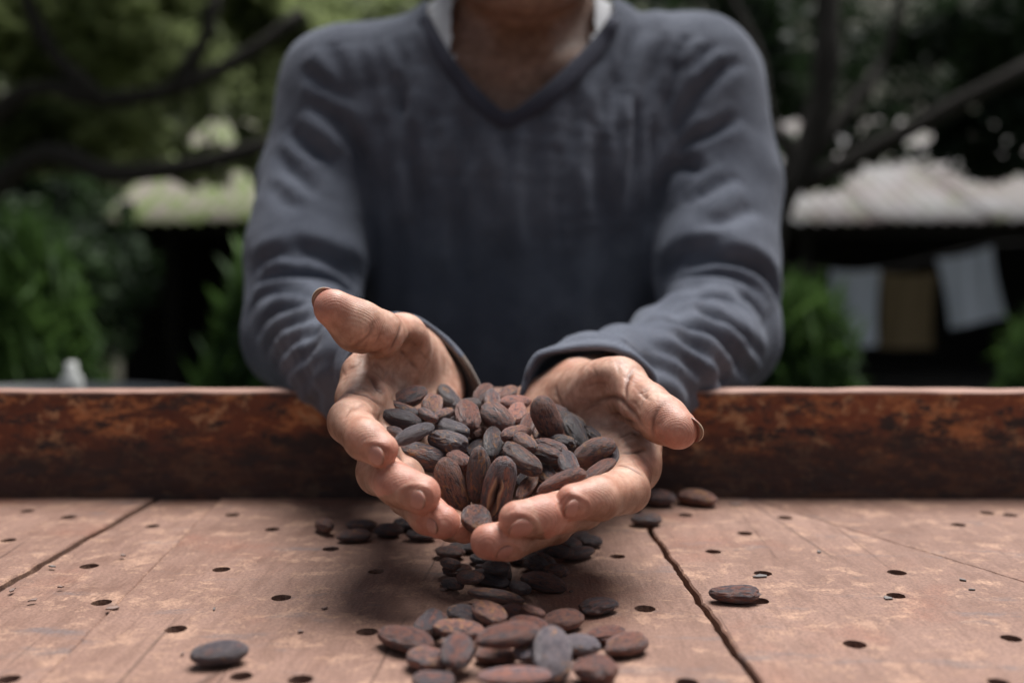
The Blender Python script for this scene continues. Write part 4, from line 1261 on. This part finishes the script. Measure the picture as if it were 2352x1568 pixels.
for i, (u, v, s, k) in enumerate(FL[::2]):
    r = np.random.default_rng(300 + i)
    c = on_plane(u, v, .0008)
    n = r.integers(5, 8); ang = np.arange(n) * 6.283 / n + r.uniform(-.25, .25, n); rad = s * MM * .34 * r.uniform(.45, 1.1, n)
    x, y = np.cos(ang) * rad, np.sin(ang) * rad * r.uniform(.4, .8)
    zt = r.uniform(.0001, .0006, n)
    ca, sa = math.cos(i * 2.4), math.sin(i * 2.4); x, y = x * ca - y * sa, x * sa + y * ca
    Vv = np.vstack([np.stack([x, y, zt + .0006], 1), np.stack([x * .97, y * .97, zt], 1)]) + c - np.array((0, 0, .0008))
    f = [list(range(n)), list(range(2 * n - 1, n - 1, -1))] + [[j, n + j, n + (j + 1) % n, (j + 1) % n] for j in range(n)]
    tag(link('shell_flake', mesh('shell_flake', Vv, f), FLK2 if k else FLK, smooth=False),
        'thin grey flake of bean shell lying on the planks' if k else 'small brown crumb of bean shell lying on the planks', 'shell flake',
        'grey shell flakes on the planks' if k else 'brown shell crumbs on the planks')
# ------------------------------------------------------------------ background: ground, shed, trees, shrubs
GZ = -.80
t = NT('earth'); co = t.coord()
EARTH = t.set(Base_Color=t.mix(t.ramp(t.noise(1.5, 5, .6, co), [(.4, 0.), (.65, 1.)]), (.040, .032, .022), (.022, .034, .012)), Roughness=.95, Normal=t.bump(t.noise(6, 5, .7, co), .05))
gy = np.linspace(-30, 200, 47); gx = np.linspace(-150, 150, 61)
GX, GY = np.meshgrid(gx, gy, indexing='ij')
Gv = np.stack([GX, GY, np.full_like(GX, GZ)], -1)
hill = np.clip((GY - 17) / 40, 0, 1) ** 1.2 * 22
Gv[..., 2] += hill + np.where(GY > 12, vnoise(Gv * .05, 1) * np.clip((GY - 14) * .1, 0, 1) * .8, 0)
I = np.arange(GX.size).reshape(GX.shape)
Gq = np.stack([I[:-1, :-1], I[1:, :-1], I[1:, 1:], I[:-1, 1:]], -1).reshape(-1, 4)
tag(link('ground', mesh('ground', Gv.reshape(-1, 3), Gq), EARTH), kind='structure')

def leaf_material(name, dark, light, trans=.35):
    t = NT(name)
    c = t.mix(t.attr('tone'), dark, light)
    t.set(Base_Color=c, Roughness=.7, Specular_IOR_Level=.25)
    tr = t.new('BsdfTranslucent'); t.put(tr.inputs[0], t.mix(.5, c, tuple(x * 1.3 for x in light)))
    mx = t.new('MixShader'); mx.inputs[0].default_value = trans
    t.t.links.new(t.b.outputs[0], mx.inputs[1]); t.t.links.new(tr.outputs[0], mx.inputs[2]); t.t.links.new(mx.outputs[0], t.out.inputs[0])
    return t.m
LEAF = leaf_material('tree_leaf', (.018, .036, .010), (.18, .25, .08), .45)
LEAF_D = leaf_material('dark_tree_leaf', (.008, .018, .009), (.050, .085, .036), .25)
LEAF_Y = leaf_material('pale_tree_leaf', (.012, .020, .007), (.32, .38, .17), .55)
FERN = leaf_material('fern_leaf', (.020, .050, .012), (.11, .20, .05), .3)
t = NT('bark'); co = t.coord()
BARK = t.set(Base_Color=t.mix(t.noise(14, 5, .7, co), (.014, .011, .009), (.05, .042, .034)), Roughness=.9, Normal=t.bump(t.noise(40, 5, .7, co), .02))

def leaves(name, C, size, mat, parent, seed, flat=.0, droop=0.0, wid=.27):
    """C: leaf centres; each leaf a folded diamond of its own"""
    r = np.random.default_rng(seed); n = len(C)
    d = r.normal(size=(n, 3)); d[:, 2] = d[:, 2] * (1 - flat) - droop; d /= np.linalg.norm(d, axis=1, keepdims=True)
    q = r.normal(size=(n, 3)); s = np.cross(d, q); s /= np.linalg.norm(s, axis=1, keepdims=True); nn = np.cross(s, d)
    L = size * r.uniform(.6, 1.3, n)[:, None]; W = L * wid
    a = C - d * L * .5; b = C + d * L * .5
    l = C - s * W + nn * W * .3 - d * L * .08; rr = C + s * W + nn * W * .3 - d * L * .08
    V = np.stack([a, l, b, rr], 1).reshape(-1, 3)
    Q = np.arange(4 * n).reshape(n, 4)
    me = mesh(name, V, Q)
    tn = np.clip(.45 + 1.0 * vnoise(C, 2.4) + .5 * vnoise(C, 6.0), 0, 1) ** 1.6
    attr(me, 'tone', np.repeat(np.clip(tn * r.uniform(.4, 1.3, n), 0, 1), 4))
    return link(name, me, mat, parent, smooth=False)

def limb(bm, pts, r0, r1, seg=8):
    D, s = poly_dense(pts, .12)
    prev = None
    for i in range(len(D)):
        tng = unit(D[min(i + 1, len(D) - 1)] - D[max(i - 1, 0)])
        x = unit(np.cross(tng, (.3, .2, .9))); y = np.cross(tng, x)
        rad = (r0 + (r1 - r0) * s[i]) * (1 + .10 * math.sin(i * 2.3))
        ring = [bm.verts.new(Vector(D[i] + (x * math.cos(k / seg * 6.2832) + y * math.sin(k / seg * 6.2832)) * rad)) for k in range(seg)]
        if prev:
            for k in range(seg): bm.faces.new([prev[k], prev[(k + 1) % seg], ring[(k + 1) % seg], ring[k]])
        else: bm.faces.new(ring[::-1])
        prev = ring
    bm.faces.new(prev)

def tree(name, label, base, trunk, limbs, clumps, nleaf, size, mat, seed, group=None, r0=.12):
    root = empty(name, base)
    bm = bmesh.new(); limb(bm, trunk, r0, r0 * .55); me = bpy.data.meshes.new('trunk'); bm.to_mesh(me); bm.free(); link('trunk', me, BARK, root)
    for pts, a, b in limbs:
        bm = bmesh.new(); limb(bm, pts, a, b); me = bpy.data.meshes.new('limb'); bm.to_mesh(me); bm.free(); link('limb', me, BARK, root)
    r = np.random.default_rng(seed)
    C = []
    wts = np.array([c[3] * c[4] * c[5] for c in clumps]) ** .85; wts /= wts.sum()
    for (x, y, z, a, b, c), w in zip(clumps, wts):
        n = int(nleaf * w); d = r.normal(size=(n, 3)); d /= np.linalg.norm(d, axis=1, keepdims=True)
        rad = r.random(n) ** .45
        q = d * rad[:, None] * np.array((a, b, c)) + np.array((x, y, z))
        m = vnoise(q, 2.1) + .55 * vnoise(q, 5.3) > -.12                     # gaps between the clumps
        C.append(q[m])
    leaves('crown', np.vstack(C), size, mat, root, seed)
    return tag(root, label, 'tree', group)

def B(u, v, Y): return P(u, v, Y)
def clump(u, v, Y, ru, rv, ry):
    """foliage clump: centre and half sizes (ru, rv in view units at that distance)"""
    p = P(u, v, Y); return (*p, ru * Y / F, ry, rv * Y / F)
# tree on the thumb-up side: low limbs sweeping across
tb = np.array((-3.5, 5.6, GZ))
tree('broadleaf_tree', 'broadleaf tree with low dark limbs and pale sunlit leaves left of the person', tb,
     [tb, tb + np.array((.05, 0, 1.2)), tb + np.array((.0, .1, 2.2)), tb + np.array((-.2, .2, 4.2))],
     [([tb + np.array((0, 0, .75)), B(60, 372, 5.4), B(250, 400, 5.3), B(420, 385, 5.2), B(600, 338, 5.1), B(800, 270, 5.0)], .075, .04),
      ([tb + np.array((0, 0, 1.15)), B(40, 222, 5.4), B(230, 232, 5.4), B(400, 205, 5.3), B(560, 130, 5.3), B(700, 30, 5.3)], .06, .035),
      ([B(230, 232, 5.4), B(120, 120, 5.4), B(60, 0, 5.4), B(20, -120, 5.4)], .05, .03),
      ([B(400, 205, 5.3), B(470, 90, 5.3), B(500, -40, 5.3)], .045, .03)],
     [clump(90, 60, 6.1, 220, 130, .5), clump(240, 60, 6.0, 190, 150, .5), clump(420, 90, 6.1, 200, 120, .5), clump(600, 60, 6.2, 190, 140, .5), clump(310, 300, 6.0, 240, 70, .4),
      clump(520, 280, 6.0, 170, 90, .4), clump(100, 320, 6.0, 160, 80, .4), clump(800, -40, 5.9, 260, 110, .6), clump(300, -160, 5.8, 420, 140, .8), clump(-150, 60, 5.7, 180, 260, .6), clump(300, 425, 5.6, 70, 26, .3), clump(460, 405, 5.5, 80, 26, .3), clump(560, 370, 5.5, 70, 26, .3)],
     9000, .15, LEAF_Y, 5, 'trees behind the shed yard', .11)
# tree on the other side: leaning lit limb, darker leaves
tb = np.array((1.22, 5.2, GZ))
tree('broadleaf_tree', 'dark leaved tree with a long leaning limb right of the person', tb,
     [tb, tb + np.array((.02, 0, .7)), B(1790, 470, 5.2), B(1870, 300, 5.2), B(1900, 100, 5.2), B(1890, -250, 5.3)],
     [([B(1840, 430, 5.2), B(2000, 345, 5.1), B(2160, 260, 5.0), B(2330, 170, 4.9), B(2600, 40, 4.9)], .055, .035),
      ([B(1850, 380, 5.2), B(1960, 240, 5.3), B(2040, 120, 5.4), B(2080, -80, 5.4)], .045, .025),
      ([B(1850, 400, 5.2), B(1760, 260, 5.2), B(1740, 120, 5.3), B(1650, -60, 5.4)], .04, .02)],
     [clump(1780, 110, 5.9, 160, 160, .5), clump(1950, 90, 6.0, 200, 170, .6), clump(2150, 60, 5.8, 220, 150, .6), clump(2330, 130, 5.9, 200, 170, .6), clump(2250, 300, 5.8, 200, 90, .5),
      clump(2050, 290, 6.0, 170, 80, .5), clump(1520, -60, 6.2, 260, 110, .5), clump(2050, -180, 6.0, 520, 140, .8), clump(2560, 200, 5.8, 200, 260, .6), clump(1880, 330, 6.1, 120, 90, .4), clump(2060, 372, 5.7, 110, 26, .3), clump(2290, 385, 5.6, 90, 24, .3), clump(1900, 400, 5.6, 70, 40, .3), clump(2200, 345, 5.7, 90, 24, .3)],
     15000, .14, LEAF_D, 6, 'trees behind the shed yard', .10)
# taller trees behind the shed
for i, (x, y, h, rx, m, lab) in enumerate([
        (-9.0, 15.5, 7.0, 3.4, LEAF, 'tall leafy tree far left behind the shed'), (-4.4, 14.5, 6.0, 3.0, LEAF_Y, 'pale green tree behind the mossy end of the shed roof'),
        (-.3, 15.5, 6.6, 3.2, LEAF, 'mid green tree behind the shed above the shoulder'), (4.2, 14.8, 6.4, 3.1, LEAF_D, 'dark evergreen tree behind the pale shed roof'),
        (8.8, 15.5, 7.2, 3.4, LEAF_D, 'tall dark evergreen tree far right behind the shed'), (-8.6, 9.5, 5.5, 2.6, LEAF_D, 'dark leafy tree standing beyond the big weeping shrub'), (-13.5, 12.5, 7.0, 3.4, LEAF, 'tall green tree at the far edge of the yard'), (11.5, 10.5, 6.0, 2.8, LEAF_D, 'dark tree beyond the open end of the shed'), (-3.95, 7.5, 1.95, 1.05, LEAF_D, 'low dark bushy tree standing at the mossy end of the shed')]):
    b = np.array((x, y, GZ))
    tree('forest_tree', lab, b, [b, b + np.array((.1, 0, h * .3)), b + np.array((-.1, .1, h * .75))],
         [([b + np.array((0, 0, h * .3)), b + np.array((s * rx * .4, 0, h * .5)), b + np.array((s * rx * .7, .1, h * .6))], .08, .03) for s in (-1, 1)],
         [(x + dx * rx, y + dy, GZ + h * z, rx * .55, 1.1, h * .22) for dx, dy, z in ((-.5, -.3, .30), (.5, -.3, .30), (0, -.5, .22), (-.6, 0, .52), (.6, 0, .52), (0, -.4, .55), (0, 0, .80), (-.35, .2, .72), (.35, .2, .72))],
         24000, .15, m, 20 + i, 'trees behind the shed yard', .16)

# long low shed with a corrugated roof, open and dark inside
t = NT('weathered_roof_sheet'); co = t.coord()
c = t.mix(t.ramp(t.noise(1.6, 5, .65, co), [(.38, 0.), (.62, 1.)]), (.13, .095, .09), (.24, .24, .245))
c = t.mix(t.ramp(t.noise(4.5, 5, .7, co), [(.52, 0.), (.60, .9)]), c, (.10, .115, .045))
c = t.mix(t.ramp(t.noise(5.0, 4, .7, co), [(.60, 0.), (.68, .7)]), c, (.10, .07, .055))
ROOF = t.set(Base_Color=c, Roughness=.75)
t = NT('mossy_roof_sheet'); co = t.coord()
c = t.mix(t.ramp(t.noise(4.5, 5, .7, co), [(.44, 0.), (.54, 1.)]), (.19, .155, .145), (.10, .14, .03))
ROOF_M = t.set(Base_Color=c, Roughness=.85)
t = NT('shade_dark_boards'); SHADE_DARK = t.set(Base_Color=t.mix(t.noise(8, 4, .6, t.coord()), (.006, .005, .004), (.016, .013, .011)), Roughness=.9)  # near-black boards: the dark of the unlit interior put into their colour
shed = empty('shed', (1.0, 9.6, GZ))
tag(shed, 'long low open shed with a pale corrugated roof and a black interior', 'shed')
XS0, XS1 = -3.4, 6.6
EY, EZ, RY, RZ = 8.0, B(1176, 508, 8.0)[2], 11.2, B(1176, 508, 8.0)[2] + 1.30
for i in range(11):
    x0 = XS0 + (XS1 - XS0) * i / 11; x1 = XS0 + (XS1 - XS0) * (i + 1) / 11 - .01
    nx, ny = 40, 6
    X, T = np.meshgrid(np.linspace(x0, x1, nx), np.linspace(0, 1, ny), indexing='ij')
    rr = np.random.default_rng(i); dy = rr.uniform(-.06, .06)
    Zt = EZ + (RZ - EZ) * T + np.sin(X * 6.2832 / .13) * .018 + rr.uniform(-.012, .012)
    top = np.stack([X, EY + dy + (RY - EY) * T, Zt], -1).reshape(-1, 3)
    V = np.vstack([top, top - np.array((0, 0, .008))]); J = np.arange(nx * ny).reshape(nx, ny); k = nx * ny
    f = []
    for a in range(nx - 1):
        for b in range(ny - 1):
            q = [J[a, b], J[a + 1, b], J[a + 1, b + 1], J[a, b + 1]]; f.append(q); f.append([k + z for z in q[::-1]])
    for a in range(nx - 1): f.append([J[a, 0], k + J[a, 0], k + J[a + 1, 0], J[a + 1, 0]])
    link('roof_sheet', mesh('roof_sheet', V, [[int(z) for z in q] for q in f]), ROOF_M if x1 < -1.4 else ROOF, shed)
slab('back_wall', (XS0 + .1, 11.0, GZ), (XS1 - .1, 11.08, RZ - .25), SHADE_DARK, shed, bev=0)
slab('side_wall', (XS0 + .1, 8.4, GZ), (XS0 + .16, 10.99, EZ + .12), SHADE_DARK, shed, bev=0)
slab('side_wall', (XS1 - .16, 8.4, GZ), (XS1 - .1, 10.99, EZ + .12), SHADE_DARK, shed, bev=0)
slab('floor', (XS0 + .17, 8.2, GZ + .004), (XS1 - .17, 10.98, GZ + .03), SHADE_DARK, shed, bev=0)
slab('eave_beam', (XS0 + .05, 8.30, EZ - .10), (XS1 - .05, 8.38, EZ + .06), SHADE_DARK, shed, bev=0)
for x in (-2.9, -1.4, .6, 2.4, 4.6, 6.2): slab('post', (x, 8.31, GZ), (x + .09, 8.37, EZ - .101), SHADE_DARK, shed, bev=0)

# washing and a sack hung under the eave
def cloth(name, label, cat, u0, v0, u1, v1, Y, mat, tilt=0.0, seed=0, group=None):
    a, b = P(u0, v0, Y), P(u1, v1, Y)
    W, H = b[0] - a[0], a[2] - b[2]
    n, m = 26, 30
    S, T = np.meshgrid(np.linspace(0, 1, n), np.linspace(0, 1, m), indexing='ij')
    x = (S - .5) * W * (1 - .06 * np.sin(T * 3)); z = -T * H - .02 * np.sin(S * 3.14) * (1 - T)
    y = .012 * np.sin(S * 7 + seed) * (.3 + T) + .006 * np.sin(S * 17 + T * 4 + seed)
    ca, sa = math.cos(tilt), math.sin(tilt)
    X, Z = x * ca - z * sa, x * sa + z * ca
    V = np.stack([X + (a[0] + b[0]) / 2, y + Y, Z + a[2]], -1).reshape(-1, 3)
    V = np.vstack([V, V + np.array((0, .006, 0))]); J = np.arange(n * m).reshape(n, m); k = n * m; f = []
    for i in range(n - 1):
        for j in range(m - 1):
            q = [J[i, j], J[i, j + 1], J[i + 1, j + 1], J[i + 1, j]]; f.append(q); f.append([k + z for z in q[::-1]])
    o = link(name, mesh(name, V, [[int(z) for z in q] for q in f]), mat)
    return tag(o, label, cat, group)
t = NT('pale_blue_cloth'); PB = t.set(Base_Color=t.mix(t.noise(5, 3, .5, t.coord()), (.50, .54, .66), (.60, .64, .72)), Roughness=.9)
t = NT('ochre_sacking'); OC = t.set(Base_Color=t.mix(t.noise(7, 4, .6, t.coord()), (.13, .092, .05), (.20, .145, .08)), Roughness=.95)
cloth('hanging_cloth', 'pale blue cloth hanging straight next to the ochre sacking', 'cloth', 1908, 618, 2018, 795, 7.7, PB, 0, 1)
cloth('sacking', 'ochre brown sacking hanging between two pale blue cloths', 'sacking', 2022, 625, 2145, 800, 7.72, OC, 0, 2)
cloth('hanging_cloth', 'pale blue cloth hanging askew under the shed eave', 'cloth', 2150, 580, 2275, 745, 7.68, PB, .22, 3)
bm = bmesh.new(); limb(bm, [B(1760, 606, 7.75), B(2000, 622, 7.75), B(2300, 560, 7.75), B(2600, 560, 7.75)], .006, .006, 6)
me = bpy.data.meshes.new('clothes_line'); bm.to_mesh(me); bm.free()
tag(link('clothes_line', me, SHADE_DARK), 'thin dark line strung under the shed eave carrying the cloths', 'clothes line')

# weeping shrubs near the table
def weeping_shrub(label, u, vtop, Y, wu, seed, n_arch=26, hang=.9):
    r = np.random.default_rng(seed)
    top = P(u, vtop, Y); base = np.array((top[0], top[1], GZ)); root = empty('weeping_shrub', base)
    w = wu * Y / F
    H = top[2] - GZ
    bm = bmesh.new(); limb(bm, [base, base + np.array((.02, .0, H * .5)), base + np.array((0, 0, H * .93))], .03, .015, 7)
    me = bpy.data.meshes.new('stem'); bm.to_mesh(me); bm.free(); link('stem', me, BARK, root)
    C, D = [], []
    bm = bmesh.new()
    for k in range(n_arch):
        a = r.uniform(0, 6.283); reach = w * r.uniform(.35, 1.0); h0 = r.uniform(.55, .97) * H
        d = np.array((math.cos(a), math.sin(a) * .8, 0))
        s0 = base + np.array((0, 0, h0 * .85))
        pts = [s0, s0 + d * reach * .4 + np.array((0, 0, H * .10)), s0 + d * reach * .8 + np.array((0, 0, .02)), s0 + d * reach + np.array((0, 0, -H * r.uniform(.2, .5))), s0 + d * reach * 1.05 + np.array((0, 0, -H * r.uniform(.5, .75)))]
        pts = [np.maximum(p, [-99, -99, GZ + .03]) for p in pts]
        limb(bm, pts, .008, .003, 5)
        Dn, s = poly_dense(pts, .010)
        for q in Dn[len(Dn) // 8:]:
            C.append(q + r.normal(size=(9, 3)) * .030 - np.array((0, 0, .03)))
    me = bpy.data.meshes.new('branches'); bm.to_mesh(me); bm.free(); link('branches', me, BARK, root)
    leaves('foliage', np.vstack(C), .17, FERN, root, seed, droop=hang * 2.6, wid=.055)
    return tag(root, label, 'shrub', 'weeping shrubs behind the table')
weeping_shrub('big weeping green shrub with arching fronds at the far thumb-up side', -60, 470, 2.7, 235, 1, 44)
weeping_shrub('weeping green shrub half hidden behind the sleeve of the thumb-up arm', 640, 520, 2.9, 150, 2, 30)
weeping_shrub('weeping green shrub beside the other sleeve, in front of the hanging cloths', 1800, 590, 2.9, 140, 3, 34)
weeping_shrub('small weeping shrub growing by the shed post beyond the hanging cloths', 2420, 690, 3.6, 130, 4, 24)

# things on the ground just behind the table
t = NT('dark_grey_plastic'); GP = t.set(Base_Color=(.022, .026, .032), Roughness=.5)
t = NT('white_plastic'); WP = t.set(Base_Color=(.55, .56, .54), Roughness=.4)
def lathe(name, prof, loc, mat, label, cat, seg=48):
    V, f = [], []
    for r_, z in prof:
        for k in range(seg): V.append((loc[0] + r_ * math.cos(k / seg * 6.2832), loc[1] + r_ * math.sin(k / seg * 6.2832), loc[2] + z))
    for i in range(len(prof) - 1):
        for k in range(seg): f.append([i * seg + k, i * seg + (k + 1) % seg, (i + 1) * seg + (k + 1) % seg, (i + 1) * seg + k])
    return tag(link(name, mesh(name, V, f), mat), label, cat)
tp = P(40, 918, 1.75)
hz = tp[2] - GZ
lathe('barrel', [(0, 0), (.27, 0), (.285, .02), (.30, hz * .3), (.292, hz * .34), (.302, hz * .38), (.302, hz * .66), (.292, hz * .7), (.30, hz * .74), (.29, hz - .03), (.300, hz - .028), (.300, hz), (.288, hz), (.286, hz - .03), (0, hz - .035)],
      (tp[0], tp[1], GZ), GP, 'dark grey plastic barrel standing behind the rim board', 'barrel')
bp = P(166, 915, 1.66); bz = hz - .035 + GZ
lathe('bottle', [(0, 0), (.016, 0), (.018, .004), (.018, .075), (.016, .084), (.009, .093), (.009, .108), (0, .110)], (bp[0], bp[1], bz), WP, 'small white bottle standing on the dark grey barrel', 'bottle')
